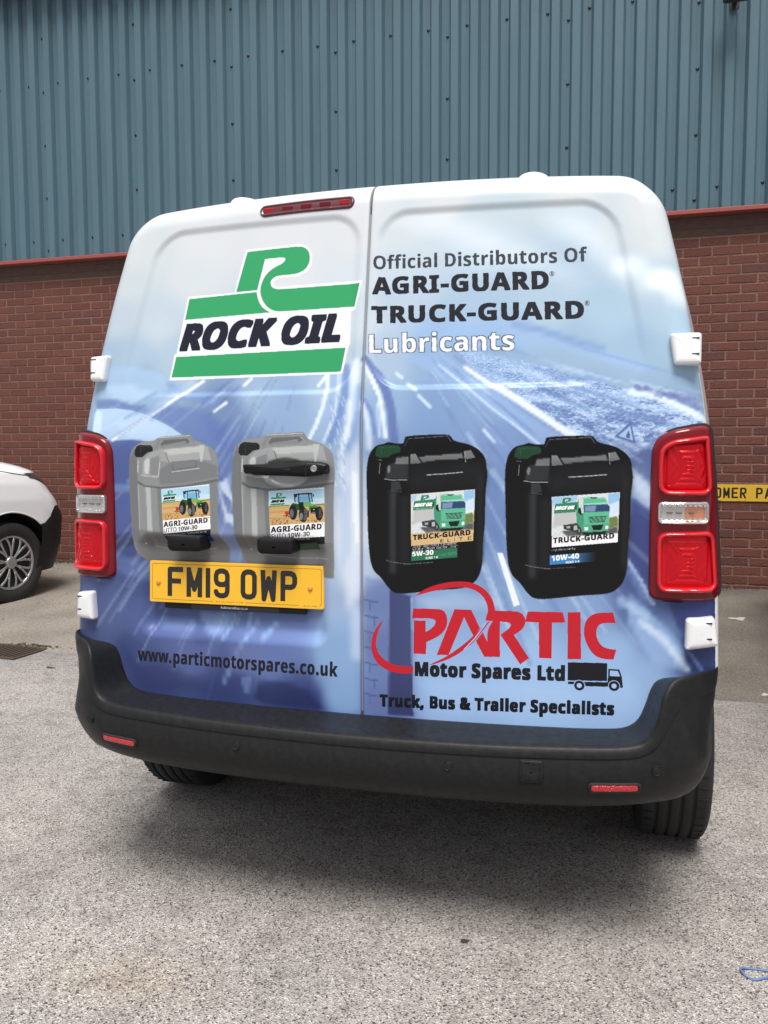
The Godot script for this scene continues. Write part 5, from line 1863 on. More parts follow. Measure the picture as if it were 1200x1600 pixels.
func wheel(parent: Node, at: Vector3, r: float, width: float, outward: float, rim_mat: Material, spokes: int) -> void:
	# the axle runs along x; outward is the sign of the outer face
	var w := width * 0.5
	var rr := r * 0.665
	var prof := PackedVector2Array([Vector2(rr - 0.01, -w * 0.80), Vector2(rr + 0.006, -w * 0.86), Vector2(rr + 0.03, -w * 0.99), Vector2(r * 0.84, -w * 1.02), Vector2(r * 0.93, -w * 0.98), Vector2(r * 0.972, -w * 0.90), Vector2(r * 0.988, -w * 0.82)])
	for g in [-0.50, -0.17, 0.17, 0.50]:
		var bulge := 1.0 - 0.012 * absf(g) * absf(g)
		prof.append(Vector2(r * bulge, (g - 0.055) * w))
		prof.append(Vector2(r * bulge - 0.007, (g - 0.045) * w))
		prof.append(Vector2(r * bulge - 0.007, (g + 0.045) * w))
		prof.append(Vector2(r * bulge, (g + 0.055) * w))
	prof.append_array(PackedVector2Array([Vector2(r * 0.988, w * 0.82), Vector2(r * 0.972, w * 0.90), Vector2(r * 0.93, w * 0.98), Vector2(r * 0.84, w * 1.02), Vector2(rr + 0.03, w * 0.99), Vector2(rr + 0.006, w * 0.86), Vector2(rr - 0.01, w * 0.80)]))
	var t := obj("wheel", lathe(prof, 72), rubber, parent, Transform3D(Basis(Vector3(0, 1, 0), 0.0 if outward > 0 else PI), at))
	# sipes across the tread shoulders
	var st := st_new()
	for k in 54:
		var a := TAU * k / 54
		for s in [-1.0, 1.0]:
			var b := Basis(Vector3(1, 0, 0), a + (0.03 if s > 0 else 0.0))
			add_box(st, Transform3D(b, b * Vector3(s * w * 0.70, r * 0.991 + 0.0006, 0)), Vector3(w * 0.26, 0.004, 0.0035))
	obj("tread_cut", done(st), dark, t)
	# trim: dish, spokes, hub
	obj("rim", lathe(PackedVector2Array([Vector2(rr - 0.004, w * 0.70), Vector2(rr + 0.004, w * 0.84), Vector2(rr + 0.002, w * 0.88), Vector2(rr - 0.010, w * 0.86), Vector2(rr - 0.016, w * 0.74), Vector2(rr - 0.02, w * 0.2), Vector2(0.02, w * 0.15)]), 48), rim_mat, t)
	obj("wheel_well", lathe(PackedVector2Array([Vector2(rr - 0.022, w * 0.66), Vector2(0.01, w * 0.60)]), 40), dark, t)
	for k in spokes:
		var st2 := st_new()
		for s in [-1.0, 1.0]:
			var a0: float = TAU * k / spokes + s * 0.05
			var a1: float = TAU * k / spokes + s * 0.19
			var p := PackedVector3Array()
			for i in 5:
				var f := i / 4.0
				var rad := lerpf(0.045, rr - 0.013, f)
				var ang := lerpf(a0, a1, f * f)
				p.append(Vector3(w * (0.78 + 0.10 * sin(f * PI)), rad * cos(ang), rad * sin(ang)))
			for i in 4:
				var d := p[i + 1] - p[i]
				var mid := (p[i] + p[i + 1]) * 0.5
				var y := d.normalized()
				var x := Vector3(1, 0, 0)
				var z := x.cross(y).normalized()
				add_box(st2, Transform3D(Basis(z.cross(y) * -1.0, y, z), mid), Vector3(0.010, d.length() + 0.003, lerpf(0.010, 0.021, (i + 0.5) / 4.0)), 0.003)
		obj("spoke", done(st2), rim_mat, t)
	obj("hub_cap", lathe(PackedVector2Array([Vector2(0.052, w * 0.62), Vector2(0.050, w * 0.84), Vector2(0.040, w * 0.92), Vector2(0.028, w * 0.925), Vector2(0.026, w * 0.90), Vector2(0.0, w * 0.90)]), 32), rim_mat, t)


func build_van() -> void:
	var van := thing("panel_van", "white panel van with printed rear doors of motorway picture and oil cans, yellow number plate", "van")
	var film := paint(Color.WHITE, 0.30)
	film.metallic_specular = 0.36
	film.resource_name = "printed film"
	film.albedo_texture = film_texture()
	film.texture_filter = BaseMaterial3D.TEXTURE_FILTER_LINEAR_WITH_MIPMAPS
	var shell := obj("body_shell", shell_mesh(), white, van)
	for s in [-1, 1]:
		var d := obj("rear_door", door_mesh(s), film, van)
		d.set_meta("label", "right rear door printed with two black oil cans and red firm name" if s > 0 else "left rear door printed with green emblem and two grey oil cans")
	# what closes the gaps between the doors
	var st := st_new()
	var rows: Array = []
	for part in 2:
		rows = []
		for k in 40:
			var y := lerpf(0.5, 1.835, k / 39.0) if part == 0 else lerpf(1.836, 1.915, k / 39.0)
			var z := tail(0.012, y) - (0.0095 if part == 0 else 0.020)
			rows.append(PackedVector3Array([Vector3(-0.009, y, z), Vector3(0.009, y, z)]))
		obj("door_seal", grid_mesh(rows), paint(lin(0.30, 0.30, 0.31), 0.6) if part == 0 else dark, van)
	# underbody, its plain boxes shaped to block light beneath the van
	st = st_new()
	add_box(st, Transform3D(Basis(), Vector3(0, 0.37, -2.55)), Vector3(1.40, 0.22, 4.4), 0.02)
	add_box(st, Transform3D(Basis(), Vector3(0, 0.43, -0.22)), Vector3(1.40, 0.12, 0.36), 0.02)
	add_box(st, Transform3D(Basis(), Vector3(0, 0.345, AXLE_Z)), Vector3(1.5, 0.07, 0.09), 0.02)
	add_box(st, Transform3D(Basis(), Vector3(0, 0.46, -0.06)), Vector3(1.5, 0.16, 0.14), 0.02)
	obj("underbody", done(st), dark, van)
	# bumper and its fittings
	var bumper := obj("bumper", bumper_mesh(), black_plastic, van)
	var refl := paint(lin(0.62, 0.012, 0.022), 0.16, 0.0, 0.8)
	var rn := noise(FastNoiseLite.TYPE_CELLULAR, 0.25, 2)
	rn.cellular_return_type = FastNoiseLite.RETURN_DISTANCE
	refl.normal_enabled = true
	refl.normal_texture = noise_tex(128, rn, null, 6.0)
	refl.uv1_triplanar = true
	refl.uv1_scale = Vector3(14, 14, 14)
	for s in [-1.0, 1.0]:
		var pts := PackedVector2Array()
		for p in dense(rounded(PackedVector2Array([Vector2(0.578, 0.440), Vector2(0.690, 0.444), Vector2(0.688, 0.466), Vector2(0.576, 0.462)]), 0.010), 0.008):
			pts.append(Vector2(p.x * s, p.y))
		var inner := PackedVector2Array()
		for p in dense(rounded(PackedVector2Array([Vector2(0.582, 0.4435), Vector2(0.685, 0.447), Vector2(0.684, 0.464), Vector2(0.580, 0.460)]), 0.007), 0.008):
			inner.append(Vector2(p.x * s, p.y))
		obj("reflector_recess", plaque(pts, belly_z, [[-0.003, -0.006], [-0.003, 0.002], [0.0, 0.0045], [0.002, 0.0045], [0.004, 0.001], [0.009, 0.001]]), dark, bumper)
		var rr: Array = [[0.0, -0.004], [0.0, 0.003], [0.001, 0.0045], [0.0025, 0.005]]
		for q in [0.8, 0.5, 0.2, 0.02]:
			rr.append([0.0, 0.0052, q])
		obj("reflector", plaque(inner, belly_z, rr), refl, bumper)
	for p in [Vector2(0.255, 0.481), Vector2(-0.283, 0.481), Vector2(0.724, 0.497), Vector2(-0.728, 0.499)]:
		var cir := Canvas.ring(p, Vector2(0.0105, 0.0105), 24)
		obj("parking_sensor", plaque(cir, belly_z, [[-0.001, -0.003], [0.0, 0.0022], [0.0008, 0.0024], [0.0016, 0.0012], [0.0026, 0.0012], [0.003, 0.0022], [0.007, 0.0024], [0.010, 0.0024]]), black_plastic, bumper)
	var cover := dense(rounded(rect(0.421, 0.455, 0.473, 0.5065), 0.005), 0.01)
	obj("tow_eye_cover", plaque(cover, belly_z, [[-0.002, -0.002], [-0.001, 0.0014], [0.0, 0.0006], [0.0012, 0.0006], [0.002, 0.0022], [0.01, 0.0024], [0.024, 0.0024]]), black_plastic, bumper)
	# tail lights
	var mats := {}
	mats.frame = paint(lin(0.165, 0.005, 0.011), 0.12, 0.0, 0.3)
	mats.frame.metallic_specular = 0.35
	mats.rim = paint(lin(0.58, 0.010, 0.020), 0.10, 0.0, 0.4)
	mats.red = paint(lin(0.66, 0.008, 0.018), 0.22, 0.55)
	mats.bright = paint(lin(0.80, 0.020, 0.034), 0.15, 0.5)
	mats.chrome = paint(lin(0.72, 0.72, 0.73), 0.14, 0.9)
	mats.clear = paint(lin(0.52, 0.50, 0.50), 0.22, 0.45)
	mats.amber = paint(lin(0.62, 0.22, 0.10), 0.25, 0.3)
	mats.slot = paint(lin(0.05, 0.03, 0.025), 0.4)
	var pane := StandardMaterial3D.new()
	pane.albedo_color = Color(1, 1, 1, 0.04)
	pane.transparency = BaseMaterial3D.TRANSPARENCY_ALPHA
	pane.roughness = 0.04
	mats.pane = pane
	build_lamp(van, -1, mats)
	build_lamp(van, 1, mats)
	# hinges
	for h in [[1, 1, "upper right hinge cover"], [-1, 1, "upper left hinge cover"], [1, -1, "lower right hinge cover"], [-1, -1, "lower left hinge cover"]]:
		var s: int = h[0]
		var pts: PackedVector2Array
		if h[1] > 0:
			pts = PackedVector2Array([Vector2(0.742, 1.490), Vector2(0.814, 1.490), Vector2(0.813, 1.414), Vector2(0.753, 1.4145)])
			if s < 0:
				pts = PackedVector2Array([Vector2(0.738, 1.486), Vector2(0.795, 1.482), Vector2(0.790, 1.413), Vector2(0.746, 1.411)])
		else:
			pts = PackedVector2Array([Vector2(0.7895, 0.824), Vector2(0.855, 0.828), Vector2(0.866, 0.760), Vector2(0.7885, 0.748)])
			if s < 0:
				pts = PackedVector2Array([Vector2(0.786, 0.826), Vector2(0.840, 0.820), Vector2(0.845, 0.748), Vector2(0.782, 0.742)])
		var turned := PackedVector2Array()
		for p in pts:
			turned.append(Vector2(p.x * s, p.y))
		var o := dense(rounded(turned, 0.010), 0.012)
		var ym: float = (pts[0].y + pts[2].y) * 0.5
		var zb := tail_plain(0.76, ym)
		var slope := -0.16 if h[1] > 0 else 0.0
		var flat := func(x: float, y: float) -> float: return zb + (y - ym) * slope - 0.9 * pow(maxf(0.0, absf(x) - 0.79), 1.6)
		var rings: Array = [[-0.001, -0.075], [0.0, 0.006], [0.001, 0.016], [0.004, 0.021], [0.009, 0.0235]]
		for q in [0.8, 0.5, 0.2, 0.02]:
			rings.append([0.0, 0.0245, q])
		var hm := obj("hinge_cover", plaque(o, flat, rings), white, van)
		hm.set_meta("label", h[2])
		st = st_new()
		for k in 2:
			var yy: float = ym + (0.0235 if k == 0 else -0.0135)
			var xo: float = (pts[1].x - 0.0155) * s
			add_box(st, Transform3D(Basis(), Vector3(xo, yy, flat.call(xo, yy) + 0.0212)), Vector3(0.017, 0.0034, 0.008), 0.0006)
		obj("slot", done(st), dark, hm)
	# door handle with its lock, in a shallow scoop
	var hp := rounded(PackedVector2Array([Vector2(-0.320, 1.183), Vector2(-0.20, 1.184), Vector2(-0.146, 1.192), Vector2(-0.100, 1.190), Vector2(-0.080, 1.184), Vector2(-0.082, 1.170), Vector2(-0.096, 1.156), Vector2(-0.140, 1.151), Vector2(-0.20, 1.153), Vector2(-0.288, 1.155), Vector2(-0.312, 1.166)]), 0.010)
	var hz := func(x: float, y: float) -> float: return tail_plain(x, y) + 0.014 + 0.010 * (1.0 - pow((x + 0.2) / 0.125, 2.0))
	var hr: Array = [[0.002, -0.012], [0.0, -0.002], [0.001, 0.004], [0.004, 0.009], [0.009, 0.0115]]
	for q in [0.7, 0.4, 0.1]:
		hr.append([0.0, 0.0125, q])
	var handle := obj("door_handle", plaque(dense(hp, 0.012), hz, hr), black_plastic_smooth(), van)
	st = st_new()
	for x in [-0.300, -0.098]:
		add_box(st, Transform3D(Basis(), Vector3(x, 1.170, tail_plain(x, 1.17) + 0.008)), Vector3(0.030, 0.022, 0.03), 0.005)
	obj("handle_foot", done(st), dark, handle)
	st = st_new()
	add_box(st, Transform3D(Basis(), Vector3(-0.1365, 1.1705, hz.call(-0.1365, 1.17) + 0.0095)), Vector3(0.0016, 0.036, 0.006))
	obj("handle_joint", done(st), dark, handle)
	var lock := Canvas.ring(Vector2(-0.115, 1.1725), Vector2(0.0085, 0.0085), 24)
	obj("lock_cylinder", plaque(lock, hz, [[-0.001, 0.008], [0.0, 0.0145], [0.001, 0.0155], [0.003, 0.0155], [0.0035, 0.0145], [0.006, 0.0145], [0.0082, 0.0145]]), paint(lin(0.45, 0.44, 0.43), 0.35, 0.8), handle)
	# lamps over the plate
	for x in [-0.4865, -0.2270]:
		var lp := rounded(PackedVector2Array([Vector2(x - 0.047, 0.992), Vector2(x + 0.047, 0.992), Vector2(x + 0.054, 0.962), Vector2(x + 0.046, 0.950), Vector2(x - 0.040, 0.949), Vector2(x - 0.047, 0.958)]), 0.008)
		var lz := func(_x: float, y: float) -> float: return tail_plain(-0.35, y) + 0.012 - 9.0 * pow(y - 0.974, 2.0)
		var lr: Array = [[0.0, -0.035], [0.0, 0.018], [0.001, 0.0225], [0.003, 0.0245]]
		for q in [0.7, 0.4, 0.1]:
			lr.append([0.0, 0.0255, q])
		obj("plate_lamp", plaque(dense(lp, 0.008), lz, lr), black_plastic_smooth(), van)
	build_plate(van)
	# high brake light
	var bl := PackedVector2Array()
	for k in 13:
		var t := k / 12.0
		bl.append(Vector2(lerpf(-0.297, -0.060, t), lerpf(1.8505, 1.8555, t) + 0.002 * sin(t * PI)))
	for k in 7:
		var a := -PI / 2 + PI * k / 6.0
		bl.append(Vector2(-0.060 + 0.013 * cos(a), 1.8712 + 0.0157 * sin(a)))
	for k in 13:
		var t := 1.0 - k / 12.0
		bl.append(Vector2(lerpf(-0.297, -0.060, t), lerpf(1.8805, 1.887, t) + 0.002 * sin(t * PI)))
	for k in 7:
		var a := PI / 2 + PI * k / 6.0
		bl.append(Vector2(-0.297 + 0.013 * cos(a), 1.8655 + 0.015 * sin(a)))
	bl = dense(bl, 0.012)
	var hb := obj("high_brake_light", plaque(bl, tail, [[-0.0035, -0.012], [-0.0025, 0.001], [0.0, 0.003], [0.0015, 0.0045], [0.003, 0.0045], [0.0045, 0.002], [0.008, 0.0018], [0.012, 0.0018], [0.0, 0.0018, 0.7], [0.0, 0.0018, 0.35], [0.0, 0.0018, 0.02]]), paint(lin(0.085, 0.005, 0.012), 0.15, 0.0, 0.6), van)
	var cell_red := paint(lin(0.40, 0.012, 0.022), 0.2, 0.2)
	var cell_dark := paint(lin(0.17, 0.008, 0.016), 0.2, 0.3)
	for k in 5:
		var x := -0.285 + 0.053 * k
		var st3 := st_new()
		add_box(st3, Transform3D(Basis(), Vector3(x, lerpf(1.8655, 1.8712, k / 4.0), tail(x, 1.868) + 0.0026)), Vector3(0.030 if k < 4 else 0.026, 0.013, 0.003), 0.0015)
		obj("lamp_cell", done(st3), cell_red if k == 0 or k == 4 else cell_dark, hb)
	# covers of the roof bar mounts
	for x in [-0.425, 0.405]:
		rows = []
		for j in 11:
			var row := PackedVector3Array()
			var el := PI * 0.5 * j / 10.0
			for k in 29:
				var a := TAU * k / 28.0
				var rx := 0.052 * pow(cos(el), 0.4)
				row.append(Vector3(x + rx * cos(a), top_at(x) - 0.02 + 0.056 * pow(sin(el), 0.38), -0.31 + 0.10 * pow(cos(el), 0.5) * sin(a)))
			rows.append(row)
		obj("roof_mount_cover", grid_mesh(rows, true, [], true), white, van)
	for z in [AXLE_Z, AXLE_Z - 3.28]:
		for s in [-1.0, 1.0]:
			wheel(van, Vector3(s * 0.8190, WHEEL_R, z), WHEEL_R, 0.203, s, alloy, 8)
	# side details: cab windows and windscreen
	var glass := paint(lin(0.02, 0.024, 0.026), 0.06, 0.0, 1.0)
	for s in [-1.0, 1.0]:
		rows = []
		for j in 7:
			var t := j / 6.0
			var y := lerpf(1.16, 1.66, t)
			var row := PackedVector3Array()
			for k in 6:
				var z := lerpf(-2.75, lerpf(-4.0, -3.72, t), k / 5.0)
				row.append(Vector3(s * (side_at(y) * 1.085 + 0.004), y + 0.03, z))
			rows.append(row)
		obj("cab_window", grid_mesh(rows, s < 0), glass, van)


func black_plastic_smooth() -> StandardMaterial3D:
	if not dots.has("plastic"):
		var m := paint(lin(0.010, 0.0105, 0.012), 0.40)
		m.metallic_specular = 0.3
		dots["plastic"] = m
	return dots["plastic"]


func build_plate(van: Node3D) -> void:
	# 520 x 111 mm, leaning a little, on a black holder
	var k := 2.0
	var c := Canvas.new(1040, 222, rgb8(238, 182, 40), Transform2D(Vector2(k, 0), Vector2(0, -k), Vector2(0, 222)))
	var ink := rgb8(24, 23, 22)
	var x := 56.0
	for ch in "FM19 OWP":
		if ch == " ":
			x += 22.0
			continue
		var w := 14.0 if ch == "1" else 48.0
		glyph(c, ch, Vector2(x, 17), w, 79, 14.0, ink)
		x += w + 10.5
	var border := rounded(rect(8, 8, 512, 103), 7.0)
	border.append(border[0])
	c.line(border, 1.0, rgb8(60, 52, 34))
	c.poly(rect(196, 5, 292, 11), rgb8(238, 182, 40))
	c.text("Robins & Day Nottingham   0115 958", a_font(500), Vector2(204, 5.6), Vector2(286, 5.6), Vector2(204, 9.6), rgb8(70, 60, 40))
	c.poly(rect(448, 5, 506, 11), rgb8(238, 182, 40))
	c.text("BS AU 145d", a_font(500), Vector2(462, 6), Vector2(500, 6), Vector2(462, 9.4), rgb8(80, 70, 46))
	var m := paint(Color.WHITE, 0.22, 0.0, 0.5)
	m.albedo_texture = ImageTexture.create_from_image(c.im)
	var tilt := Basis(Vector3(1, 0, 0), -0.05)
	var at := Transform3D(tilt.scaled_local(Vector3(0.98, 1.03, 1.0)), Vector3(-0.3585, 0.8592, -0.012))
	var hold := st_new()
	add_box(hold, Transform3D(tilt, Vector3(-0.3585, 0.8592, -0.012) + tilt * Vector3(-0.003, -0.0145, -0.006)), Vector3(0.415, 0.117, 0.009), 0.002)
	add_box(hold, Transform3D(tilt, Vector3(-0.3585, 0.8592, -0.022)), Vector3(0.40, 0.09, 0.02), 0.002)
	var holder := obj("plate_holder", done(hold), black_plastic_smooth(), van)
	var hc := Canvas.new(512, 32, rgb8(30, 31, 33), Transform2D(Vector2(2, 0), Vector2(0, -2), Vector2(0, 32)))
	hc.text("RobinsandDay.co.uk", a_font(500), Vector2(88, 2.6), Vector2(166, 2.6), Vector2(88, 13.0), rgb8(226, 228, 230))
	var hmat := paint(Color.WHITE, 0.4)
	hmat.albedo_texture = ImageTexture.create_from_image(hc.im)
	var q := face(0.256, 0.0125)
	obj("holder_print", q, hmat, holder, Transform3D(tilt, Vector3(-0.3585, 0.8592, -0.012) + tilt * Vector3(-0.001, -0.0655, -0.0012)))
	var st := st_new()
	var pts := rounded(rect(-0.26, -0.0555, 0.26, 0.0555), 0.006)
	var zero := func(_x: float, _y: float) -> float: return 0.0
	var plate := obj("number_plate", plaque(pts, zero, [[0.0, -0.001], [0.0, 0.0012], [0.0006, 0.0018], [0.002, 0.0018]]), paint(rgb8(238, 182, 40), 0.25), van, at)
	# printed face, in the outline of the plate
	var fs := SurfaceTool.new()
	fs.begin(Mesh.PRIMITIVE_TRIANGLES)
	fs.set_normal(Vector3(0, 0, 1))
	var inner := rounded(rect(-0.2592, -0.0547, 0.2592, 0.0547), 0.0055)
	for i in inner.size():
		for p in [Vector2.ZERO, inner[(i + 1) % inner.size()], inner[i]]:
			fs.set_uv(Vector2((p.x + 0.26) / 0.52, (0.0555 - p.y) / 0.111))
			fs.add_vertex(Vector3(p.x, p.y, 0.0021))
	obj("plate_face", fs.commit(), m, plate)
	for p in [Vector2(-0.232, -0.0025), Vector2(0.2205, -0.0025)]:
		obj("screw_cap", plaque(Canvas.ring(p, Vector2(0.0068, 0.0068), 20), zero, [[0.0, 0.001], [0.0, 0.004], [0.0012, 0.0055], [0.004, 0.0062], [0.0066, 0.0064]]), paint(rgb8(228, 150, 52), 0.35), plate)


func face(w: float, h: float) -> ArrayMesh:
	var fs := SurfaceTool.new()
	fs.begin(Mesh.PRIMITIVE_TRIANGLES)
	fs.set_normal(Vector3(0, 0, 1))
	var us: Array = [Vector2(0, 1), Vector2(0, 0), Vector2(1, 0), Vector2(1, 1)]
	for i in [0, 1, 2, 0, 2, 3]:
		var u: Vector2 = us[i]
		fs.set_uv(u)
		fs.add_vertex(Vector3((u.x - 0.5) * w, (0.5 - u.y) * h, 0))
	return fs.commit()


# ---------------------------------------------------------------- parked vehicles
func pick(xs: Array, ys: Array, x: float) -> float:
	for k in xs.size() - 1:
		if x <= xs[k + 1]:
			return lerpf(ys[k], ys[k + 1], clampf((x - xs[k]) / (xs[k + 1] - xs[k]), 0.0, 1.0))
	return ys[-1]


# forward is -z; f metres ahead of the front axle; w_ref in metres from the middle
func car_point(f: float, x: float, y: float, out := 0.0) -> Vector3:
	var front := pick([0.20, 0.27, 0.43, 0.64, 0.71, 0.78, 0.86, 0.98, 1.03, 1.07, 1.11, 1.15, 1.19], [0.60, 0.62, 0.67, 0.685, 0.665, 0.635, 0.575, 0.50, 0.43, 0.33, 0.17, -0.08, -0.40], y)
	var half := pick([0.20, 0.45, 0.62, 0.80, 0.93, 1.02, 1.08, 1.13, 1.17, 1.19], [0.855, 0.872, 0.88, 0.875, 0.855, 0.825, 0.77, 0.66, 0.45, 0.20], y)
	var p := Vector3(x * half / 0.88, y, -(f + (front - 0.685) * smooth(-0.9, 0.62, f)))
	if out != 0.0:
		var d := Vector3(x * 0.6, 0, -(f + 0.2)) if f > 0.34 else Vector3(signf(x), 0, 0)
		p += d.normalized() * out
	return p


func car_plan() -> PackedVector2Array:      # (f, x) from the right rear round the nose to the left rear
	var half := PackedVector2Array()
	for k in 41:
		half.append(Vector2(lerpf(-3.45, -0.45, k / 40.0), 0.88))
	for k in 40:
		half.append(Vector2(lerpf(-0.43, 0.325, k / 39.0), 0.88))
	for k in range(1, 13):
		var a := PI / 2 * k / 12.0
		half.append(Vector2(0.335 + 0.35 * sin(a), 0.53 + 0.35 * cos(a)))
	for k in range(1, 7):
		half.append(Vector2(0.685 + 0.05 * k / 6.0, 0.53 * (1.0 - k / 6.0)))
	var out := half.duplicate()
	for k in range(half.size() - 2, -1, -1):
		out.append(Vector2(half[k].x, -half[k].y))
	return out


func car_patch(f_from: float, f_to: float, lo: Callable, hi: Callable, out: float, sides: Array, levels := 10) -> ArrayMesh:
	var st := st_new()
	st.set_smooth_group(0)
	for s in sides:
		var rows: Array = []
		for j in levels + 1:
			var row := PackedVector3Array()
			for p in car_plan():
				if p.y * s < 0.0 or p.x < f_from or p.x > f_to:
					continue
				var y := lerpf(lo.call(p.x), hi.call(p.x), float(j) / levels)
				row.append(car_point(p.x, p.y, y, out * (0.0 if (j == 0 or j == levels) and out > 0.0 else 1.0)))
			rows.append(row)
		st.append_from(grid_mesh(rows, true), 0, Transform3D())
	return st.commit()


func arch(f: float) -> float:
	for c in [0.0, -2.78]:
		var d: float = f - c
		if absf(d) < 0.40:
			return 0.315 + sqrt(0.40 * 0.40 - d * d)
	return 0.235


func build_car(called: String, label: String, at: Vector3, turn: float, coat: StandardMaterial3D) -> Node3D:
	var car := thing(called, label, "car", at, turn, "cars parked nose-in to the wall")
	var plan := car_plan()
	var rows: Array = []
	for j in 31:
		var v := j / 30.0
		var row := PackedVector3Array()
		for p in plan:
			row.append(car_point(p.x, p.y, lerpf(arch(p.x), 1.19, v)))
		rows.append(row)
	var top := PackedVector3Array()
	for p in plan:
		top.append(Vector3(0, 1.2, clampf(-p.x, 0.4, 3.4)))
	rows.append(top)
	obj("body", grid_mesh(rows, true), coat, car)
	# rolled lips of the arches
	for c in [0.0, -2.78]:
		for s in [-1.0, 1.0]:
			var pts := PackedVector3Array()
			for k in 25:
				var a := lerpf(0.80, PI - 0.1, k / 24.0)
				pts.append(car_point(c + 0.398 * cos(a), 0.88 * s, 0.315 + 0.398 * sin(a)) + Vector3(s * -0.004, 0, 0))
			obj("arch_lip", tube(pts, 0.007, 8), coat, car)
			var well: Array = []
			for inn in [0.003, 0.22]:
				var row := PackedVector3Array()
				for k in 21:
					var a := PI * k / 20.0
					row.append(car_point(c + 0.396 * cos(a), 0.88 * s, 0.315 + 0.396 * sin(a)) + Vector3(-s * inn, 0, 0))
				well.append(row)
			obj("wheel_housing", grid_mesh(well, s > 0), dark, car)
			var st0 := st_new()
			add_box(st0, Transform3D(Basis(), Vector3(s * 0.60, 0.45, -c)), Vector3(0.05, 0.62, 0.86))
			obj("inner_panel", done(st0), dark, car)
	# black lower bumper, sills, lamps
	var zero := func(_f: float) -> float: return 0.215
	var edge := func(f: float) -> float: return 0.60 + 0.135 * smooth(0.29, 0.50, f)
	obj("bumper", car_patch(0.285, 9.0, zero, edge, 0.010, [1, -1]), black_plastic, car)
	var lo := func(f: float) -> float: return 0.975 - 0.09 * smooth(0.36, 0.66, f)
	var hi := func(_f: float) -> float: return 1.012
	var lens := paint(lin(0.06, 0.065, 0.07), 0.1, 0.2, 1.0)
	obj("headlight", car_patch(0.35, 0.72, lo, hi, 0.008, [1, -1]), lens, car)
	var glo := func(_f: float) -> float: return 0.60
	var ghi := func(_f: float) -> float: return 0.80
	obj("grille", car_patch(0.688, 9.0, glo, ghi, 0.012, [1, -1]), dark, car)
	# bonnet shut line and a fold over the wing
	for s in [-1.0, 1.0]:
		var pts := PackedVector3Array()
		for k in 14:
			var f := lerpf(-0.7, 0.42, k / 13.0)
			pts.append(car_point(f, 0.88 * s, lerpf(1.09, 0.995, smooth(-0.2, 0.42, f)), 0.0))
		obj("bonnet_gap", tube(pts, 0.0035, 6), dark, car)
	# cabin
	rows = []
	for j in 9:
		var t := j / 8.0
		var y := lerpf(1.08, 1.80, t)
		var hw := lerpf(0.84, 0.66, t * t)
		var fr := lerpf(-0.30, -1.25, t)
		var bk := lerpf(-3.45, -3.35, t)
		var row := PackedVector3Array()
		for q in rounded(PackedVector2Array([Vector2(hw, -bk), Vector2(hw, -fr), Vector2(-hw, -fr), Vector2(-hw, -bk)]), 0.16):
			row.append(Vector3(q.x, y, q.y))
		row.append(row[0])
		rows.append(row)
	var lid := PackedVector3Array()
	for k in rows[0].size():
		lid.append(Vector3(0, 1.83, 2.3))
	rows.append(lid)
	obj("cabin", grid_mesh(rows, false, [], true), coat, car)
	var glass := paint(lin(0.015, 0.018, 0.02), 0.06, 0.0, 1.0)
	for s in [-1.0, 1.0]:
		rows = []
		for j in 5:
			var t := j / 4.0
			var y := lerpf(1.16, 1.70, t)
			var tt := (y - 1.08) / 0.72
			var row := PackedVector3Array()
			for k in 6:
				row.append(Vector3(s * (lerpf(0.84, 0.66, tt * tt) + 0.006), y, lerpf(lerpf(0.62, 1.35, tt), 2.2, k / 5.0)))
			rows.append(row)
		obj("side_window", grid_mesh(rows, s > 0), glass, car)
	rows = []
	for j in 5:
		var t := j / 4.0
		var y := lerpf(1.18, 1.72, t)
		var tt := (y - 1.08) / 0.72
		var row := PackedVector3Array()
		for k in 7:
			row.append(Vector3(lerpf(-0.62, 0.62, k / 6.0), y, lerpf(0.30, 1.25, tt) - 0.01))
		rows.append(row)
	obj("windscreen", grid_mesh(rows, true), glass, car)
	for f in [0.0, 2.78]:
		for s in [-1.0, 1.0]:
			wheel(car, Vector3(s * 0.775, 0.315, f), 0.315, 0.185, s, alloy, 9)
	return car


func build_cars() -> void:
	var turn := deg_to_rad(-10.0)
	var side := Vector3(cos(turn), 0, -sin(turn))
	var contact := Vector3(-3.807, 0.036, -3.404)
	build_car("parked_car", "white car with grey multi-spoke wheel parked nose to the wall left of the van", contact - side * 0.87 , turn, white)
	var slate := paint(lin(0.02, 0.022, 0.026), 0.25, 0.0, 1.0)
	build_car("parked_car", "dark car barely in view at the right edge beyond the van", Vector3(1.835 + 0.88, 0.036, -3.75), 0.0, slate)


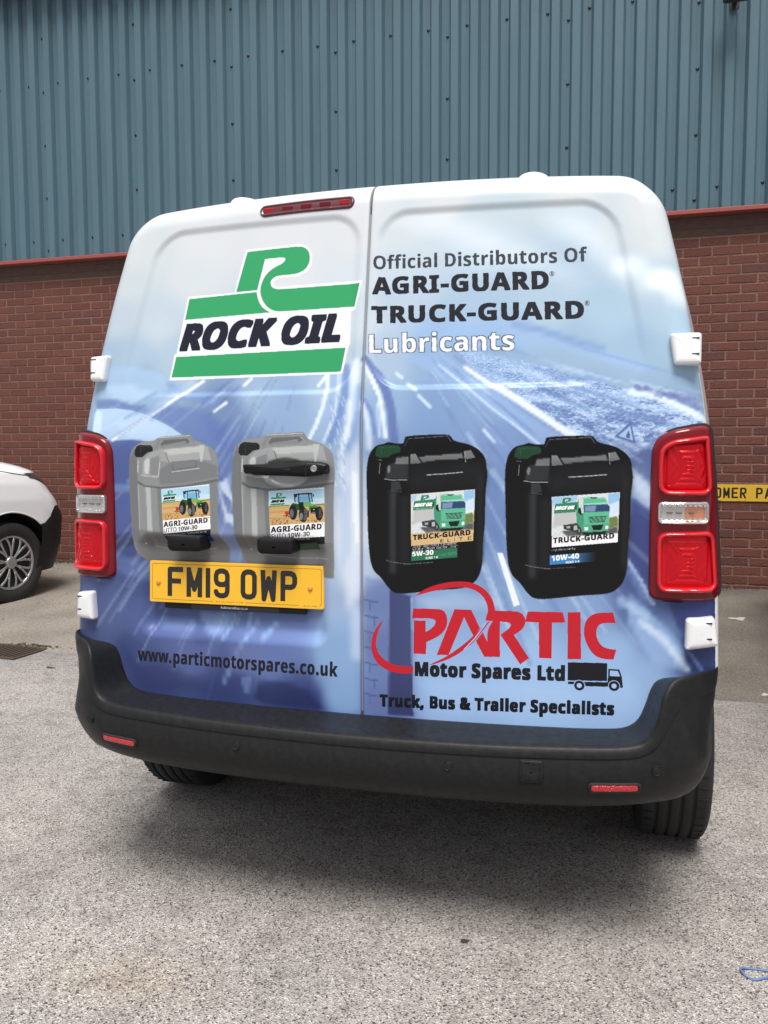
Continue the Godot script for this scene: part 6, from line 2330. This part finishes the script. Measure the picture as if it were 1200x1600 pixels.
# ---------------------------------------------------------------- small things on the ground
func build_small_things() -> void:
	# drain grating
	var g := thing("drain_grate", "rusty iron drain grate set in the ground at the left edge", "drain", Vector3(-2.93, 0.004, -2.165), deg_to_rad(-6.0))
	var rust := paint(lin(0.075, 0.055, 0.042), 0.85, 0.3)
	var st := st_new()
	for q in [[0.0, 0.125, 0.50, 0.022], [0.0, -0.125, 0.50, 0.022]]:
		add_box(st, Transform3D(Basis(), Vector3(q[0], 0.001, q[1])), Vector3(q[2], 0.012, q[3]), 0.002)
	for x in [-0.24, 0.24]:
		add_box(st, Transform3D(Basis(), Vector3(x, 0.001, 0)), Vector3(0.022, 0.012, 0.226), 0.002)
	obj("frame", done(st), rust, g)
	st = st_new()
	add_box(st, Transform3D(Basis(), Vector3(0, -0.002, 0)), Vector3(0.46, 0.004, 0.23))
	obj("gully", done(st), dark, g)
	var bar := st_new()
	add_box(bar, Transform3D(), Vector3(0.014, 0.010, 0.228), 0.002)
	var bm := done(bar)
	for k in 13:
		obj("bar", bm, rust, g, Transform3D(Basis(), Vector3(-0.21 + 0.035 * k, 0.004, 0)))
	# blue strap
	var pts := PackedVector3Array()
	var way: Array = [[1.09, 0.030], [1.04, 0.022], [1.0, 0.017], [0.961, 0.0145], [0.936, 0.020], [0.927, 0.030], [0.934, 0.046], [0.954, 0.057], [0.985, 0.043], [1.02, 0.040], [1.08, 0.050]]
	for k in way.size() - 1:
		for i in 6:
			var t := i / 6.0
			var a: Array = way[maxi(k - 1, 0)]
			var b: Array = way[k]
			var c: Array = way[k + 1]
			var d: Array = way[mini(k + 2, way.size() - 1)]
			var p := Vector2(b[0], b[1]).cubic_interpolate(Vector2(c[0], c[1]), Vector2(a[0], a[1]), Vector2(d[0], d[1]), t)
			pts.append(Vector3(p.x, 0.004 + 0.002 * sin(k * 1.7 + t), p.y))
	var cord := obj("cord", tube(pts, 0.0026, 8), paint(lin(0.10, 0.17, 0.36), 0.5))
	tag(cord, "loop of blue plastic cord lying on the ground at the right edge", "cord")
	# dead leaves
	var leaf_mat := paint(lin(0.035, 0.027, 0.022), 0.8)
	for q in [[Vector3(0.284, 0, 0.073), 0.4, 0.011, "small dark dead leaf on the pale ground in front of the bumper"], [Vector3(0.47, 0, -0.62), 1.5, 0.013, "pale dry leaf in the shade under the bumper beside the rear wheel"], [Vector3(-2.37, 0, -1.908), 0.1, 0.03, "dark twig on the ground between the drain and the van"]]:
		var rows: Array = []
		for i in 7:
			var t := i / 6.0
			var wdt: float = q[2] * sin(t * PI) * (0.25 if q[2] > 0.02 else 0.55) + 0.0004
			rows.append(PackedVector3Array([Vector3((t - 0.5) * 2.0 * q[2], 0.003 + 0.004 * absf(t - 0.5), -wdt), Vector3((t - 0.5) * 2.0 * q[2], 0.0065 + 0.003 * sin(t * 5.0), 0), Vector3((t - 0.5) * 2.0 * q[2], 0.003, wdt)]))
		var twig: bool = q[2] > 0.02
		var lf := obj("twig" if twig else "dead_leaf", grid_mesh(rows, false), leaf_mat if q[1] < 1.0 else paint(lin(0.22, 0.18, 0.13), 0.8), self, Transform3D(Basis(Vector3(0, 1, 0), q[1]), q[0]))
		tag(lf, q[3], "twig" if twig else "leaf")
	# grit and moss along the foot of the wall
	var pebble := st_new()
	var b0 := SphereMesh.new()
	b0.radius = 1.0
	b0.height = 1.5
	b0.radial_segments = 7
	b0.rings = 4
	var mm := MultiMesh.new()
	mm.transform_format = MultiMesh.TRANSFORM_3D
	mm.use_colors = true
	mm.mesh = b0
	var list: Array = []
	for k in 900:
		var x := rng.randf_range(-6.0, 2.6)
		var z := WALL_Z - 0.0139 * x * -1.0 + 0.01 + absf(rng.randfn(0.0, 0.09))
		list.append(Vector3(x, apron_y(z), z))
	for k in 260:
		var z := rng.randf_range(-4.9, -2.3)
		list.append(Vector3(rng.randf_range(-5.0, 2.4), apron_y(z), z))
	for k in 120:
		list.append(Vector3(rng.randf_range(-1.5, 1.5), 0.0, rng.randf_range(-1.8, 0.6)))
	mm.instance_count = list.size()
	for k in list.size():
		var s := rng.randf_range(0.002, 0.0075) if k < 1160 else rng.randf_range(0.0015, 0.0035)
		mm.set_instance_transform(k, Transform3D(Basis(Vector3(0, 1, 0), rng.randf() * TAU).scaled(Vector3(s * rng.randf_range(0.7, 1.4), s * 0.7, s)), list[k] + Vector3(0, s * 0.3, 0)))
		var t := rng.randf_range(0.05, 0.24)
		mm.set_instance_color(k, Color(t, t * 0.95, t * 0.88))
	var grit := MultiMeshInstance3D.new()
	grit.name = "grit"
	grit.multimesh = mm
	var gm := paint(Color.WHITE, 0.9)
	gm.vertex_color_use_as_albedo = true
	grit.material_override = gm
	grit.set_meta("kind", "stuff")
	grit.set_meta("label", "loose grit along the foot of the wall and over the ground")
	grit.set_meta("category", "grit")
	add_child(grit)
	var st2 := st_new()
	for p in [Vector3(0, 0, 0), Vector3(1, 0, 0)]:
		pass
	var blade := st_new()
	for k in 5:
		var a := TAU * k / 5.0
		var d := Vector3(cos(a), 0, sin(a))
		var s := d.cross(Vector3.UP) * 0.16
		for v in [s * -1.0, d * 0.9 + Vector3(0, 0.9, 0), s, s, d * 0.9 + Vector3(0, 0.9, 0), d * 0.5 + Vector3(0, 0.75, 0)]:
			blade.add_vertex(v)
	var tuft := done(blade)
	var mw := MultiMesh.new()
	mw.transform_format = MultiMesh.TRANSFORM_3D
	mw.use_colors = true
	mw.mesh = tuft
	var where: Array = []
	for k in 260:
		var x := -4.75 + rng.randfn(0.0, 0.22) if k < 90 else (-2.78 + rng.randfn(0.0, 0.10) if k < 190 else 1.55 + rng.randfn(0.0, 0.25))
		var z: float
		if k >= 90 and k < 190:
			z = -2.30 + rng.randfn(0.0, 0.014)
		else:
			z = WALL_Z + 0.0139 * x + 0.015 + absf(rng.randfn(0.0, 0.03))
		where.append(Vector3(x, apron_y(z), z))
	mw.instance_count = where.size()
	for k in where.size():
		var s := rng.randf_range(0.008, 0.026) if k < 90 else rng.randf_range(0.006, 0.014)
		mw.set_instance_transform(k, Transform3D(Basis(Vector3(0, 1, 0), rng.randf() * TAU).scaled(Vector3(s, s * rng.randf_range(0.6, 1.2), s)), where[k]))
		mw.set_instance_color(k, Color(0.05, 0.075, 0.03).lerp(Color(0.10, 0.09, 0.045), rng.randf()))
	var moss := MultiMeshInstance3D.new()
	moss.name = "moss_and_weeds"
	moss.multimesh = mw
	var mg := paint(Color.WHITE, 0.8)
	mg.vertex_color_use_as_albedo = true
	mg.cull_mode = BaseMaterial3D.CULL_DISABLED
	moss.material_override = mg
	moss.set_meta("kind", "stuff")
	moss.set_meta("label", "low moss and weeds by the drain and the foot of the wall")
	moss.set_meta("category", "weeds")
	add_child(moss)
	# old paint spots
	var spot_mat := paint(lin(0.42, 0.41, 0.39), 0.8)
	for q in [[Vector2(1.551, -3.943), 0.06, "white paint splash on the old tarmac right of the van"], [Vector2(1.42, -2.30), 0.028, "small pale chip lying at the seam right of the rear wheel"], [Vector2(1.30, -4.55), 0.05, "flat pale slab chip by the wall foot right of the van"]]:
		var o := PackedVector2Array()
		for k in 22:
			var a := TAU * k / 22.0
			var r: float = q[1] * (0.75 + 0.35 * sin(a * 3.0 + q[1] * 90.0) + rng.randf_range(-0.12, 0.12))
			o.append(Vector2(r * cos(a), r * 0.8 * sin(a)))
		var flat := func(_x: float, _y: float) -> float: return 0.0
		var sp := obj("paint_spot" if q[1] > 0.055 else "stone_chip", plaque(o, flat, [[0.0, -0.001], [0.001, 0.002], [0.003, 0.003], [0.0, 0.0032, 0.5], [0.0, 0.0032, 0.05]]), spot_mat, self, Transform3D(Basis(Vector3(1, 0, 0), -PI / 2), Vector3(q[0].x, apron_y(q[0].y) + 0.0005, q[0].y)))
		tag(sp, q[2], "paint" if q[1] > 0.055 else "stone")
